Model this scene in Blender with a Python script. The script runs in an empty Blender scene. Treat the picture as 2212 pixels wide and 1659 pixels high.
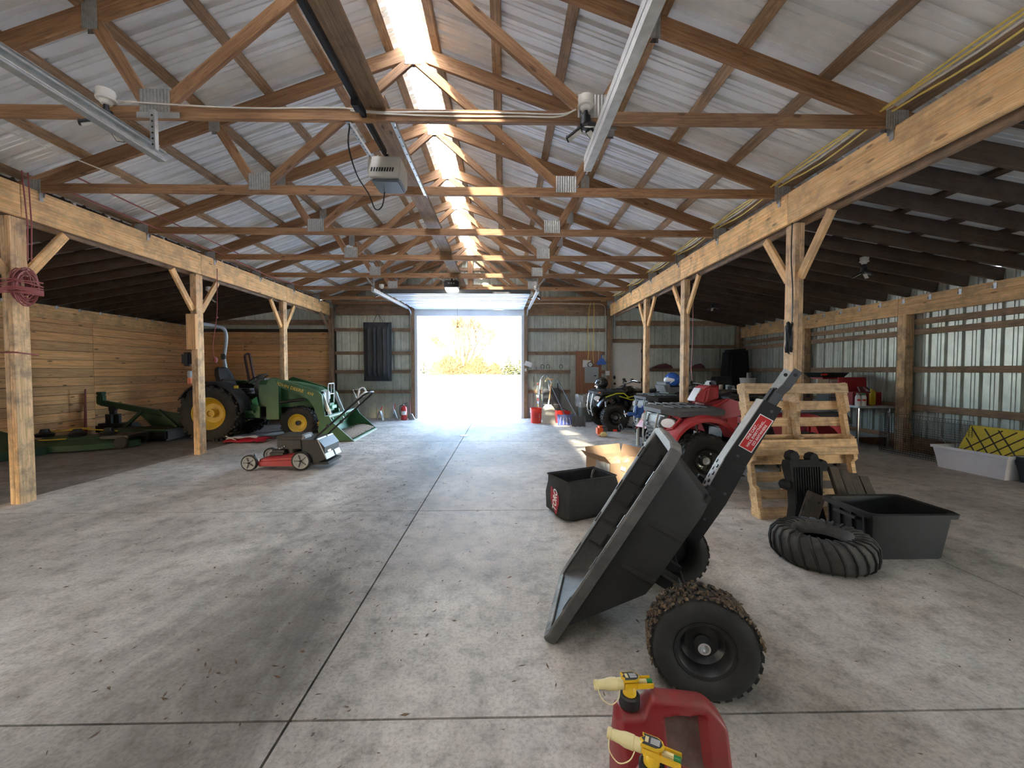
import bpy, bmesh, math, random
from mathutils import Vector, Matrix, Euler
from mathutils.noise import noise as pnoise
PI = math.pi
R = math.radians
random.seed(7)
scene = bpy.context.scene
COL = scene.collection
# ---------------------------------------------------------------- camera
cam_d = bpy.data.cameras.new('camera')
cam = bpy.data.objects.new('camera', cam_d)
COL.objects.link(cam)
cam_d.sensor_width = 36.0
cam_d.lens = 867.75 / 2212 * 36.0
cam_d.clip_start = 0.05
cam_d.clip_end = 1000
cam.location = (0, 0, 1.303)
cam.rotation_euler = (R(90) - 0.0326, 0, -0.0196)
scene.camera = cam
# ---------------------------------------------------------------- sky, sun, exposure
world = bpy.data.worlds.new('world')
scene.world = world
world.use_nodes = True
wn = world.node_tree
bg = wn.nodes['Background']
sky = wn.nodes.new('ShaderNodeTexSky')
sky.sky_type = 'NISHITA'
sky.sun_disc = False
sky.sun_elevation = R(29)
sky.sun_rotation = R(197)
sky.air_density = 1.0
sky.dust_density = 1.6
wn.links.new(sky.outputs[0], bg.inputs[0])
bg.inputs[1].default_value = 0.5
sun_d = bpy.data.lights.new('sun', 'SUN')
sun_d.energy = 9.0
sun_d.angle = R(1.2)
sun_d.color = (1.0, 0.83, 0.58)
sun = bpy.data.objects.new('sun', sun_d)
COL.objects.link(sun)
sun.rotation_euler = Vector((0.5, 1.6, -1.0)).to_track_quat('-Z', 'Y').to_euler()
def portal(x, y, z, sx, sy, rot):
    d = bpy.data.lights.new('daylight_opening', 'AREA')
    d.shape = 'RECTANGLE'; d.size = sx; d.size_y = sy
    d.cycles.is_portal = True
    o = bpy.data.objects.new('daylight_opening', d); COL.objects.link(o)
    o.location = (x, y, z); o.rotation_euler = rot
portal(-0.944, 11.28, 1.38, 2.8, 2.78, (R(-90), 0, 0))       # far door
portal(-0.92, 3.6, 4.74, 0.40, 15.2, (0, 0, 0))              # ridge strip

portal(-8.56, -1.6, 0.45, 0.9, 3.0, (0, R(-90), 0))          # low wall gap added for fill light, left aisle, unseen beside the camera
portal(6.72, -1.6, 0.45, 0.9, 3.0, (0, R(90), 0))           # matching gap added for fill light, right aisle, unseen beside the camera
scene.view_settings.view_transform = 'Standard'
scene.view_settings.look = 'None'
scene.view_settings.gamma = 1.0
scene.view_settings.use_curve_mapping = False
scene.view_settings.exposure = 3.15
scene.cycles.max_bounces = 10
scene.cycles.diffuse_bounces = 6
scene.cycles.transparent_max_bounces = 24
scene.cycles.caustics_reflective = False
scene.cycles.caustics_refractive = False
scene.cycles.sample_clamp_indirect = 6.0
# ---------------------------------------------------------------- materials
MATS = {}
def nmat(name):
    m = bpy.data.materials.new(name); m.use_nodes = True
    nt = m.node_tree
    return m, nt, nt.nodes['Principled BSDF']
def N(nt, t, **kw):
    n = nt.nodes.new(t)
    for k, v in kw.items():
        if k.startswith('i_'):
            n.inputs[int(k[2:]) if k[2:].isdigit() else k[2:]].default_value = v
        else: setattr(n, k, v)
    return n
def ramp(nt, fac, stops):
    r = nt.nodes.new('ShaderNodeValToRGB'); e = r.color_ramp.elements
    while len(e) < len(stops): e.new(0.5)
    for i, (p, c) in enumerate(stops):
        e[i].position = p; e[i].color = (c[0], c[1], c[2], 1)
    nt.links.new(fac, r.inputs[0]); return r
def mixc(nt, fac, a, b, mode='MIX'):
    m = nt.nodes.new('ShaderNodeMix'); m.data_type = 'RGBA'; m.blend_type = mode
    for sock, v in ((m.inputs[0], fac), (m.inputs[6], a), (m.inputs[7], b)):
        if hasattr(v, 'links'): nt.links.new(v, sock)
        elif isinstance(v, (int, float)): sock.default_value = v
        else: sock.default_value = (v[0], v[1], v[2], 1)
    return m.outputs[2]
def bump(nt, bsdf, h, s, d=0.01):
    b = N(nt, 'ShaderNodeBump'); b.inputs['Strength'].default_value = s; b.inputs['Distance'].default_value = d
    nt.links.new(h, b.inputs['Height']); nt.links.new(b.outputs[0], bsdf.inputs['Normal'])
def coords(nt, scale, rnd=True, which='Object'):
    tc = N(nt, 'ShaderNodeTexCoord'); mp = N(nt, 'ShaderNodeMapping')
    mp.inputs['Scale'].default_value = scale
    nt.links.new(tc.outputs[which], mp.inputs[0])
    if rnd:
        oi = N(nt, 'ShaderNodeObjectInfo'); cm = N(nt, 'ShaderNodeCombineXYZ')
        for k, f in enumerate((37.0, 53.0, 71.0)):
            mu = N(nt, 'ShaderNodeMath', operation='MULTIPLY'); mu.inputs[1].default_value = f
            nt.links.new(oi.outputs['Random'], mu.inputs[0]); nt.links.new(mu.outputs[0], cm.inputs[k])
        nt.links.new(cm.outputs[0], mp.inputs['Location'])
    return mp.outputs[0]
def noise(nt, vec, scale, detail=4, rough=0.55, dist=0.0):
    n = N(nt, 'ShaderNodeTexNoise'); n.inputs['Scale'].default_value = scale
    n.inputs['Detail'].default_value = detail; n.inputs['Roughness'].default_value = rough
    n.inputs['Distortion'].default_value = dist
    if vec is not None: nt.links.new(vec, n.inputs['Vector'])
    return n.outputs[0]
def wood(name, c1, c2, c3=None, knots=True, kn=0.0, rough=0.75, dirt=0.0, dirtc=(0.1, 0.08, 0.06)):
    """boards are built with their length along local X"""
    m, nt, b = nmat(name)
    v = coords(nt, (0.9, 9, 9))
    n1 = noise(nt, v, 1.6, 5, 0.6, 1.2)
    v2 = coords(nt, (1.2, 60, 60))
    n2 = noise(nt, v2, 1.2, 3, 0.6, 0.3)
    wv = N(nt, 'ShaderNodeMath', operation='MULTIPLY_ADD'); wv.inputs[1].default_value = 9.0; wv.inputs[2].default_value = 0
    nt.links.new(n1, wv.inputs[0])
    si = N(nt, 'ShaderNodeMath', operation='PINGPONG'); si.inputs[1].default_value = 1.0
    nt.links.new(wv.outputs[0], si.inputs[0])
    c3 = c3 or tuple(x * 0.72 for x in c2)
    r1 = ramp(nt, si.outputs[0], [(0.0, c1), (0.7, tuple((p + q) / 2 for p, q in zip(c1, c2))), (1.0, c2)])
    r2 = ramp(nt, n2, [(0.35, (0.72, 0.72, 0.72)), (0.62, (1.06, 1.06, 1.06))])
    c = mixc(nt, 1.0, r1.outputs[0], r2.outputs[0], 'MULTIPLY')
    oi = N(nt, 'ShaderNodeObjectInfo')
    rr = ramp(nt, oi.outputs['Random'], [(0.0, (0.78, 0.78, 0.80)), (1.0, (1.12, 1.08, 1.0))])
    c = mixc(nt, 1.0, c, rr.outputs[0], 'MULTIPLY')
    if knots:
        vk = coords(nt, (2.2, 7, 7))
        vo = N(nt, 'ShaderNodeTexVoronoi'); vo.inputs['Scale'].default_value = 1.3
        nt.links.new(vk, vo.inputs['Vector'])
        rk = ramp(nt, vo.outputs['Distance'], [(0.07 + kn, (1, 1, 1)), (0.13 + kn, (0, 0, 0))])
        c = mixc(nt, rk.outputs[0], c, tuple(x * (0.45 - kn * 3) for x in c2))
    if dirt:
        vd = coords(nt, (1, 1, 1)); nd = noise(nt, vd, 5.0, 6, 0.7)
        rd = ramp(nt, nd, [(0.45, (0, 0, 0)), (0.62, (dirt, dirt, dirt))])
        c = mixc(nt, rd.outputs[0], c, dirtc)
    nt.links.new(c, b.inputs['Base Color'])
    b.inputs['Roughness'].default_value = rough
    bump(nt, b, n2, 0.25, 0.004)
    return m
def plain(name, col, rough=0.5, metal=0.0, var=0.0, vs=6.0, dust=0.0, dustc=(0.33, 0.3, 0.26), spec=0.5, bmp=0.0, coat=0.0):
    m, nt, b = nmat(name)
    b.inputs['Roughness'].default_value = rough; b.inputs['Metallic'].default_value = metal
    b.inputs['Specular IOR Level'].default_value = spec
    b.inputs['Coat Weight'].default_value = coat
    c = None
    if var or dust or bmp:
        v = coords(nt, (1, 1, 1))
        n1 = noise(nt, v, vs, 5, 0.65)
        lo = tuple(max(0, x * (1 - var)) for x in col); hi = tuple(min(1, x * (1 + var)) for x in col)
        c = ramp(nt, n1, [(0.3, lo), (0.7, hi)]).outputs[0]
        if dust:
            n2 = noise(nt, v, vs * 0.45, 8, 0.72)
            ge = N(nt, 'ShaderNodeNewGeometry'); sx = N(nt, 'ShaderNodeSeparateXYZ')
            nt.links.new(ge.outputs['Normal'], sx.inputs[0])
            rz = ramp(nt, sx.outputs[2], [(0.0, (0.14,) * 3), (0.85, (1, 1, 1))])
            rd = ramp(nt, n2, [(0.38, (0, 0, 0)), (0.68, (dust,) * 3)])
            f = mixc(nt, 1.0, rd.outputs[0], rz.outputs[0], 'MULTIPLY')
            c = mixc(nt, f, c, dustc)
        nt.links.new(c, b.inputs['Base Color'])
        if bmp: bump(nt, b, n1, bmp, 0.004)
    else:
        b.inputs['Base Color'].default_value = (*col, 1)
    return m
def emis(name, col, s):
    m, nt, b = nmat(name)
    b.inputs['Base Color'].default_value = (*col, 1)
    b.inputs['Emission Color'].default_value = (*col, 1); b.inputs['Emission Strength'].default_value = s
    return m
def clear(name, col, mixf, rough=0.2):
    """thin clear sheet: transparent mixed with a glossy / diffuse film"""
    m, nt, b = nmat(name)
    b.inputs['Base Color'].default_value = (*col, 1); b.inputs['Roughness'].default_value = rough
    t = N(nt, 'ShaderNodeBsdfTransparent'); t.inputs[0].default_value = (*[min(1, x * 1.2) for x in col], 1)
    mx = N(nt, 'ShaderNodeMixShader'); mx.inputs[0].default_value = mixf
    nt.links.new(t.outputs[0], mx.inputs[1]); nt.links.new(b.outputs[0], mx.inputs[2])
    nt.links.new(mx.outputs[0], nt.nodes['Material Output'].inputs[0])
    return m
M = MATS
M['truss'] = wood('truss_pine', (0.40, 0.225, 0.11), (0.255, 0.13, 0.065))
M['purlin'] = wood('purlin_pine', (0.52, 0.34, 0.20), (0.36, 0.22, 0.12), dirt=0.4)
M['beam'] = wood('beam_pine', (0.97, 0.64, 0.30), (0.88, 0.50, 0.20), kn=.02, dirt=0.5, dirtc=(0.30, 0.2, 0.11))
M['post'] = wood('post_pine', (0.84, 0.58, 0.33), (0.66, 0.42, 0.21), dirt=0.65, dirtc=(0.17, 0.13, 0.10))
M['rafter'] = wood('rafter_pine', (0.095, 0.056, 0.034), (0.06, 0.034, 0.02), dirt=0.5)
M['plank'] = wood('wall_plank_pine', (0.95, 0.56, 0.26), (0.78, 0.42, 0.17), kn=.03)
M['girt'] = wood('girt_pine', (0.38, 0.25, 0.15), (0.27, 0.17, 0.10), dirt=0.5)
M['skirt'] = wood('skirt_board_pine', (0.42, 0.24, 0.12), (0.28, 0.15, 0.07), dirt=0.5)
M['ply'] = wood('plywood', (0.42, 0.21, 0.12), (0.32, 0.15, 0.085), knots=False)
M['pallet'] = wood('pallet_wood', (0.78, 0.55, 0.30), (0.62, 0.41, 0.21), dirt=0.55, dirtc=(0.16, 0.11, 0.07))
M['oldwood'] = wood('old_board_wood', (0.09, 0.07, 0.05), (0.05, 0.04, 0.03), dirt=0.6)
M['galv'] = plain('galvanised_steel', (0.55, 0.58, 0.58), 0.42, 0.75, 0.18, 14, 0.3)
M['plate'] = plain('truss_plate_steel', (0.42, 0.42, 0.40), 0.45, 0.8, 0.2, 30)
M['roofmetal'] = plain('roof_sheet_underside', (0.86, 0.86, 0.85), 0.5, 0.1, 0.10, 3, 0.35, (0.30, 0.27, 0.24))
M['wallmetal'] = plain('wall_sheet_inside', (0.56, 0.59, 0.52), 0.42, 0.35, 0.16, 5, 0.4, (0.30, 0.29, 0.24))
M['black'] = plain('black_plastic', (0.010, 0.010, 0.011), 0.55, 0, 0.3, 8, 0.35, (0.10, 0.09, 0.08))
M['cart'] = plain('cart_black_poly', (0.012, 0.012, 0.012), 0.62, 0, 0.3, 6, 0.6, (0.13, 0.115, 0.10), bmp=0.15)
M['cartrim'] = plain('cart_rim_dust_and_light', (0.05, 0.05, 0.05), 0.6, 0, 0.3, 14, 1.0, (0.30, 0.28, 0.25), bmp=0.1)  # dust plus the ridge light caught on the rim, painted paler
M['rubber'] = plain('tyre_rubber', (0.011, 0.011, 0.011), 0.75, 0, 0.4, 14, 0.6, (0.11, 0.09, 0.07), bmp=0.4)
M['steelblack'] = plain('black_steel', (0.011, 0.011, 0.012), 0.45, 0.1, 0.2, 10, 0.3, (0.10, 0.09, 0.08))
M['chrome'] = plain('bright_steel', (0.68, 0.69, 0.70), 0.25, 0.95)
M['white'] = plain('white_paint', (0.78, 0.78, 0.76), 0.5, 0, 0.05, 8, 0.2)
M['doorwhite'] = plain('garage_door_white', (0.75, 0.78, 0.80), 0.4, 0.1, 0.06, 4, 0.25)
M['red'] = plain('red_paint', (0.50, 0.022, 0.03), 0.32, 0, 0.1, 8, 0.25)
M['canred'] = plain('fuel_can_red', (0.27, 0.012, 0.018), 0.42, 0, 0.1, 8, 0.75, (0.17, 0.10, 0.075), bmp=0.05)
M['green'] = plain('tractor_green', (0.025, 0.11, 0.035), 0.5, 0, 0.12, 8, 0.35, (0.15, 0.15, 0.10))
M['yellow'] = plain('wheel_yellow', (0.62, 0.42, 0.03), 0.45, 0, 0.15, 10, 0.3)
M['spout'] = plain('spout_yellow', (0.85, 0.52, 0.02), 0.38, 0, 0.08, 20, 0.2)
M['spoutpale'] = plain('spout_pale_yellow', (0.80, 0.68, 0.34), 0.42, 0, 0.08, 20)
M['blue'] = plain('blue_plastic', (0.03, 0.12, 0.45), 0.4, 0, 0.1, 8, 0.2)
M['orange'] = plain('orange_plastic', (0.75, 0.12, 0.02), 0.4, 0, 0.1, 8)
M['bucketred'] = plain('bucket_red', (0.78, 0.05, 0.03), 0.4, 0, 0.05, 8)
M['greymid'] = plain('grey_plastic', (0.30, 0.30, 0.30), 0.5, 0, 0.12, 8, 0.3)
M['greydark'] = plain('dark_grey_plastic', (0.07, 0.075, 0.08), 0.5, 0, 0.15, 8, 0.5, (0.2, 0.18, 0.16))
M['panelgrey'] = plain('breaker_panel_grey', (0.36, 0.40, 0.40), 0.45, 0.2, 0.06, 8)
M['card'] = plain('cardboard', (0.30, 0.20, 0.125), 0.8, 0, 0.12, 6)
M['cream'] = plain('cream_porcelain', (0.70, 0.67, 0.60), 0.35, 0, 0.05, 10, 0.2)
M['opener'] = plain('opener_case', (0.52, 0.50, 0.44), 0.5, 0.0, 0.08, 8, 0.3)
M['darklens'] = plain('opener_lens', (0.10, 0.12, 0.13), 0.3)
M['cordred'] = plain('maroon_cord', (0.30, 0.075, 0.07), 0.55)
M['cordyel'] = plain('yellow_cable', (0.80, 0.62, 0.16), 0.5)
M['cordwhite'] = plain('white_cable', (0.72, 0.68, 0.60), 0.5)
M['cordblack'] = plain('black_cord', (0.015, 0.015, 0.015), 0.5)
M['bin'] = plain('clear_bin_plastic', (0.86, 0.87, 0.92), 0.35, 0, 0.06, 5, 0.3)
M['lidyel'] = plain('yellow_lid', (0.78, 0.60, 0.04), 0.45, 0, 0.1, 8, 0.45, (0.30, 0.22, 0.08))
M['tag'] = plain('white_label', (0.82, 0.82, 0.80), 0.6)
M['lampled'] = plain('led_diffuser', (0.75, 0.72, 0.62), 0.4)
# ---------------------------------------------------------------- mesh helpers
def to_mesh(bm, name, sharp=32, recalc=True):
    if recalc: bmesh.ops.recalc_face_normals(bm, faces=bm.faces)
    me = bpy.data.meshes.new(name)
    bm.to_mesh(me); bm.free()
    if sharp:
        me.polygons.foreach_set('use_smooth', [True] * len(me.polygons))
        me.set_sharp_from_angle(angle=R(sharp))
    return me
class MB:
    def __init__(s): s.bm = bmesh.new()
    def _v(s, geom, mat):
        bmesh.ops.transform(s.bm, matrix=mat, verts=geom); return s
    def box(s, c, d, rot=(0, 0, 0), bev=0.0, taper=None):
        """box centre c, size d; taper=(tx,ty) scales the top"""
        g = bmesh.ops.create_cube(s.bm, size=1.0)['verts']
        if taper:
            for v in g:
                if v.co.z > 0: v.co.x *= taper[0]; v.co.y *= taper[1]
        for v in g: v.co = Vector((v.co.x * d[0], v.co.y * d[1], v.co.z * d[2]))
        if bev:
            es = list({e for v in g for e in v.link_edges})
            r = bmesh.ops.bevel(s.bm, geom=es, offset=bev, segments=2, affect='EDGES', clamp_overlap=True)
            g = list({v for f in r['faces'] for v in f.verts} | {v for v in g if v.is_valid})
            seen = set(g); st = list(g)
            while st:
                v = st.pop()
                for e in v.link_edges:
                    o = e.other_vert(v)
                    if o not in seen: seen.add(o); st.append(o)
            g = list(seen)
        m = Matrix.Translation(c) @ Euler(rot).to_matrix().to_4x4()
        return s._v(g, m)
    def bar(s, p0, p1, w, h, up=(0, 0, 1), bev=0.0):
        p0, p1 = Vector(p0), Vector(p1); d = p1 - p0; L = d.length; x = d / L
        u = Vector(up); z = (u - x * u.dot(x))
        if z.length < 1e-4: z = Vector((0, 1, 0)) - x * x.y
        z.normalize(); y = z.cross(x)
        n0 = len(s.bm.verts)
        s.box((0, 0, 0), (L, w, h), bev=bev)
        s.bm.verts.ensure_lookup_table()
        m = Matrix(((x.x, y.x, z.x, 0), (x.y, y.y, z.y, 0), (x.z, y.z, z.z, 0), (0, 0, 0, 1)))
        m = Matrix.Translation((p0 + p1) / 2) @ m
        return s._v(s.bm.verts[n0:] if not bev else list(s.bm.verts)[n0:], m)
    def cyl(s, p0, p1, r0, r1=None, n=16, cap=True):
        r1 = r0 if r1 is None else r1
        p0, p1 = Vector(p0), Vector(p1); d = p1 - p0; L = d.length
        g = bmesh.ops.create_cone(s.bm, cap_ends=cap, segments=n, radius1=r0, radius2=r1, depth=L)['verts']
        m = Matrix.Translation((p0 + p1) / 2) @ d.to_track_quat('Z', 'Y').to_matrix().to_4x4()
        return s._v(g, m)
    def ball(s, c, r, u=14, v=9, rot=(0, 0, 0)):
        if isinstance(r, (int, float)): r = (r, r, r)
        g = bmesh.ops.create_uvsphere(s.bm, u_segments=u, v_segments=v, radius=1)['verts']
        m = Matrix.Translation(c) @ Euler(rot).to_matrix().to_4x4() @ Matrix.Diagonal((*r, 1))
        return s._v(g, m)
    def tube(s, pts, r, n=8, closed=False, smooth=0):
        pts = [Vector(p) for p in pts]
        if smooth: pts = cat(pts, smooth, closed)
        rs = r if isinstance(r, (list, tuple)) else [r] * len(pts)
        if len(rs) != len(pts): rs = [rs[min(len(rs) - 1, int(i * len(rs) / len(pts)))] for i in range(len(pts))]
        rings = []; prev = None; K = len(pts)
        for i, p in enumerate(pts):
            a = pts[(i - 1) % K] if (i > 0 or closed) else p
            b = pts[(i + 1) % K] if (i < K - 1 or closed) else p
            t = (b - a).normalized()
            if prev is None:
                u = t.orthogonal().normalized()
            else:
                u = prev - t * prev.dot(t)
                u = u.normalized() if u.length > 1e-6 else t.orthogonal().normalized()
            prev = u; w = t.cross(u)
            rings.append([s.bm.verts.new(p + (u * math.cos(2 * PI * k / n) + w * math.sin(2 * PI * k / n)) * rs[i]) for k in range(n)])
        for i in range(K if closed else K - 1):
            A, B = rings[i], rings[(i + 1) % K]
            for k in range(n):
                s.bm.faces.new((A[k], A[(k + 1) % n], B[(k + 1) % n], B[k]))
        if not closed:
            s.bm.faces.new(rings[0][::-1]); s.bm.faces.new(rings[-1])
        return s
    def lathe(s, prof, c=(0, 0, 0), axis='Z', n=24, closed=False, a0=0, a1=2 * PI):
        """prof: (radius, height) list"""
        full = abs(a1 - a0 - 2 * PI) < 1e-6
        cnt = n if full else n + 1
        ring = []
        for k in range(cnt):
            a = a0 + (a1 - a0) * k / n; row = []
            for (r, h) in prof:
                x, y = r * math.cos(a), r * math.sin(a)
                p = {'Z': (x, y, h), 'Y': (x, h, y), 'X': (h, x, y)}[axis]
                row.append(s.bm.verts.new(Vector(c) + Vector(p)))
            ring.append(row)
        L = len(prof)
        for k in range(n if full else n):
            A, B = ring[k], ring[(k + 1) % cnt]
            for j in range(L if closed else L - 1):
                j2 = (j + 1) % L
                try: s.bm.faces.new((A[j], B[j], B[j2], A[j2]))
                except ValueError: pass
        return s
    def prism(s, pts, t0, t1, axis='Y', rot=None, loc=None):
        """polygon pts (a,b) extruded from t0 to t1 along axis: Y -> (a,t,b); X -> (t,a,b); Z -> (a,b,t)"""
        f = {'Y': lambda a, b, t: (a, t, b), 'X': lambda a, b, t: (t, a, b), 'Z': lambda a, b, t: (a, b, t)}[axis]
        A = [s.bm.verts.new(f(a, b, t0)) for a, b in pts]; B = [s.bm.verts.new(f(a, b, t1)) for a, b in pts]
        s.bm.faces.new(A); s.bm.faces.new(B[::-1]); n = len(pts)
        for i in range(n): s.bm.faces.new((A[i], B[i], B[(i + 1) % n], A[(i + 1) % n]))
        return s
    def loft(s, secs, cap=True, closed=False):
        rings = [[s.bm.verts.new(p) for p in sec] for sec in secs]
        n = len(secs[0])
        K = len(rings)
        for i in range(K if closed else K - 1):
            A, B = rings[i], rings[(i + 1) % K]
            for k in range(n):
                s.bm.faces.new((A[k], A[(k + 1) % n], B[(k + 1) % n], B[k]))
        if cap and not closed:
            s.bm.faces.new(rings[0][::-1]); s.bm.faces.new(rings[-1])
        return s
    def sheet(s, grid, thick=0.0):
        rows = [[s.bm.verts.new(p) for p in r] for r in grid]
        fs = []
        for i in range(len(rows) - 1):
            for j in range(len(rows[0]) - 1):
                fs.append(s.bm.faces.new((rows[i][j], rows[i][j + 1], rows[i + 1][j + 1], rows[i + 1][j])))
        if thick:
            bmesh.ops.recalc_face_normals(s.bm, faces=fs)
            bmesh.ops.solidify(s.bm, geom=fs, thickness=thick)
        return s
    def xf(s, loc=(0, 0, 0), rot=(0, 0, 0), sc=1.0):
        bmesh.ops.transform(s.bm, matrix=Matrix.Translation(loc) @ Euler(rot).to_matrix().to_4x4() @ Matrix.Scale(sc, 4), verts=s.bm.verts)
        return s
    def sub(s, cuts=1):
        bmesh.ops.subdivide_edges(s.bm, edges=s.bm.edges, cuts=cuts, use_grid_fill=True); return s
    def obj(s, name, mat, parent=None, sharp=32, recalc=True, **props):
        me = to_mesh(s.bm, name, sharp, recalc)
        return mobj(name, me, mat, parent, **props)
def mobj(name, me, mat, parent=None, **props):
    o = bpy.data.objects.new(name, me); COL.objects.link(o)
    if mat is not None and not me.materials: me.materials.append(mat if not isinstance(mat, str) else M[mat])
    if parent is not None: o.parent = parent
    for k, v in props.items(): o[k] = v
    return o
def cat(pts, sub, closed=False):
    out = []; n = len(pts)
    for i in range(n if closed else n - 1):
        p0 = pts[(i - 1) % n] if (closed or i > 0) else pts[0]
        p1 = pts[i]; p2 = pts[(i + 1) % n]
        p3 = pts[(i + 2) % n] if (closed or i + 2 < n) else pts[-1]
        for k in range(sub):
            t = k / sub
            out.append(0.5 * ((2 * p1) + (p2 - p0) * t + (2 * p0 - 5 * p1 + 4 * p2 - p3) * t * t + (3 * p1 - p0 - 3 * p2 + p3) * t ** 3))
    if not closed: out.append(pts[-1])
    return out
BOXES = {}
def board(name, p0, p1, w, h, mat, parent=None, up=(0, 0, 1), bev=0.003, wob=0.0, **props):
    """one straight timber from p0 to p1 (parent space), w across, h along 'up'; length lies on local X"""
    p0, p1 = Vector(p0), Vector(p1); d = p1 - p0; L = d.length; x = d / L
    u = Vector(up); z = (u - x * u.dot(x))
    if z.length < 1e-4: z = Vector((0, 1, 0)) - x * x.y
    z.normalize(); y = z.cross(x)
    mn = mat if isinstance(mat, str) else mat.name
    key = (round(L, 3), round(w, 4), round(h, 4), bev, mn)
    if key not in BOXES:
        b = MB(); b.box((0, 0, 0), (L, w, h), bev=0)
        if bev:
            bmesh.ops.bevel(b.bm, geom=list(b.bm.edges), offset=min(bev, w * .3, h * .3), segments=1, affect='EDGES')
        BOXES[key] = to_mesh(b.bm, name, 20)
    o = mobj(name, BOXES[key], mat, parent, **props)
    m = Matrix(((x.x, y.x, z.x, 0), (x.y, y.y, z.y, 0), (x.z, y.z, z.z, 0), (0, 0, 0, 1)))
    o.matrix_local = Matrix.Translation((p0 + p1) / 2) @ m
    return o
def thing(name, label, cat, loc=(0, 0, 0), rot=(0, 0, 0), group=None):
    o = bpy.data.objects.new(name, None); COL.objects.link(o)
    o.empty_display_size = 0.1
    o.location = loc; o.rotation_euler = rot if isinstance(rot, (tuple, list)) else (0, 0, rot)
    o['label'] = label; o['category'] = cat
    if group: o['group'] = group
    return o
def tag(o, label, cat, group=None):
    o['label'] = label; o['category'] = cat
    if group: o['group'] = group
    return o
def struct(name, loc=(0, 0, 0)):
    o = bpy.data.objects.new(name, None); COL.objects.link(o); o.location = loc
    o['kind'] = 'structure'
    return o
KIDS = {}
def dup(root, loc=None, rot=None, label=None, group=None, **kw):
    def cp(o, par):
        c = o.copy(); COL.objects.link(c); c.parent = par
        for ch in [x for x in COL.objects if x.parent == o]: cp(ch, c)
        return c
    r = cp(root, None)
    if loc is not None: r.location = loc
    if rot is not None: r.rotation_euler = rot if isinstance(rot, (tuple, list)) else (0, 0, rot)
    if label: r['label'] = label
    if group: r['group'] = group
    return r
def text(name, s, size, mat, parent=None, loc=(0, 0, 0), rot=(0, 0, 0), ext=0.001, sx=1.0, align='CENTER', shear=0.0, bold=0.0, **props):
    cu = bpy.data.curves.new('t', 'FONT'); cu.body = s; cu.size = size; cu.extrude = ext
    cu.align_x = align; cu.align_y = 'CENTER'; cu.shear = shear; cu.offset = bold; cu.resolution_u = 3
    to = bpy.data.objects.new('t', cu); COL.objects.link(to)
    dg = bpy.context.evaluated_depsgraph_get()
    me = bpy.data.meshes.new_from_object(to.evaluated_get(dg))
    bpy.data.objects.remove(to); bpy.data.curves.remove(cu)
    me.materials.clear()
    o = mobj(name, me, mat, parent, **props)
    o.location = loc; o.rotation_euler = rot; o.scale = (sx, 1, 1)
    return o
# ---------------------------------------------------------------- the setting
YB = 11.13          # far end wall
YF = -4.0           # wall behind the camera
RX = -0.92          # ridge
SL = 0.357          # main roof slope
RZ = 4.62           # top of the truss top chords at the ridge
TY = [0.55, 1.77, 2.99, 4.21, 5.43, 6.65, 7.87, 9.09, 10.31]
# concrete floor: slabs split by saw joints
m, nt, b = nmat('barn_concrete')
v = coords(nt, (1, 1, 1), rnd=False)
n1 = noise(nt, v, 0.9, 8, 0.62, 0.4); n2 = noise(nt, v, 7.0, 8, 0.7); n3 = noise(nt, v, 60.0, 4, 0.7)
c = ramp(nt, n1, [(0.3, (0.40, 0.355, 0.30)), (0.52, (0.62, 0.565, 0.49)), (0.72, (0.75, 0.70, 0.62))]).outputs[0]
c = mixc(nt, 1.0, c, ramp(nt, n2, [(0.30, (0.52, 0.50, 0.47)), (0.52, (1.0, 1.0, 1.0)), (0.72, (1.14, 1.14, 1.13))]).outputs[0], 'MULTIPLY')
c = mixc(nt, 1.0, c, ramp(nt, n3, [(0.32, (0.70, 0.69, 0.67)), (0.55, (1.05, 1.05, 1.05))]).outputs[0], 'MULTIPLY')
# dark tyre and drag stains, running with the building, mostly along the left of the long joint
vs = coords(nt, (1.1, 0.42, 1), rnd=False); n4 = noise(nt, vs, 1.1, 6, 0.7, 0.6)
sp = N(nt, 'ShaderNodeSeparateXYZ'); nt.links.new(v, sp.inputs[0])
rx = ramp(nt, sp.outputs[0], [(0.0, (0, 0, 0)), (1.0, (0, 0, 0))])
mr = N(nt, 'ShaderNodeMapRange'); mr.inputs[1].default_value = -2.6; mr.inputs[2].default_value = -0.9
nt.links.new(sp.outputs[0], mr.inputs[0])
mr2 = N(nt, 'ShaderNodeMapRange'); mr2.inputs[1].default_value = -0.75; mr2.inputs[2].default_value = -0.9
nt.links.new(sp.outputs[0], mr2.inputs[0])
mm = N(nt, 'ShaderNodeMath', operation='MULTIPLY'); nt.links.new(mr.outputs[0], mm.inputs[0]); nt.links.new(mr2.outputs[0], mm.inputs[1])
f4 = ramp(nt, n4, [(0.42, (0, 0, 0)), (0.62, (0.75,) * 3)]).outputs[0]
mb_ = mixc(nt, mm.outputs[0], (0.35, 0.35, 0.35), (1, 1, 1))
c = mixc(nt, mixc(nt, 1.0, f4, mb_, 'MULTIPLY'), c, (0.13, 0.11, 0.095))
nt.links.new(c, b.inputs['Base Color'])
rr = ramp(nt, n2, [(0.3, (0.62,) * 3), (0.7, (0.85,) * 3)]); nt.links.new(rr.outputs[0], b.inputs['Roughness'])
bump(nt, b, n2, 0.25, 0.006)
M['concrete'] = m
m, nt, b = nmat('dusty_aisle_floor')
v = coords(nt, (1, 1, 1), rnd=False)
n1 = noise(nt, v, 1.3, 8, 0.68, 0.5); n2 = noise(nt, v, 9.0, 8, 0.75)
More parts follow.
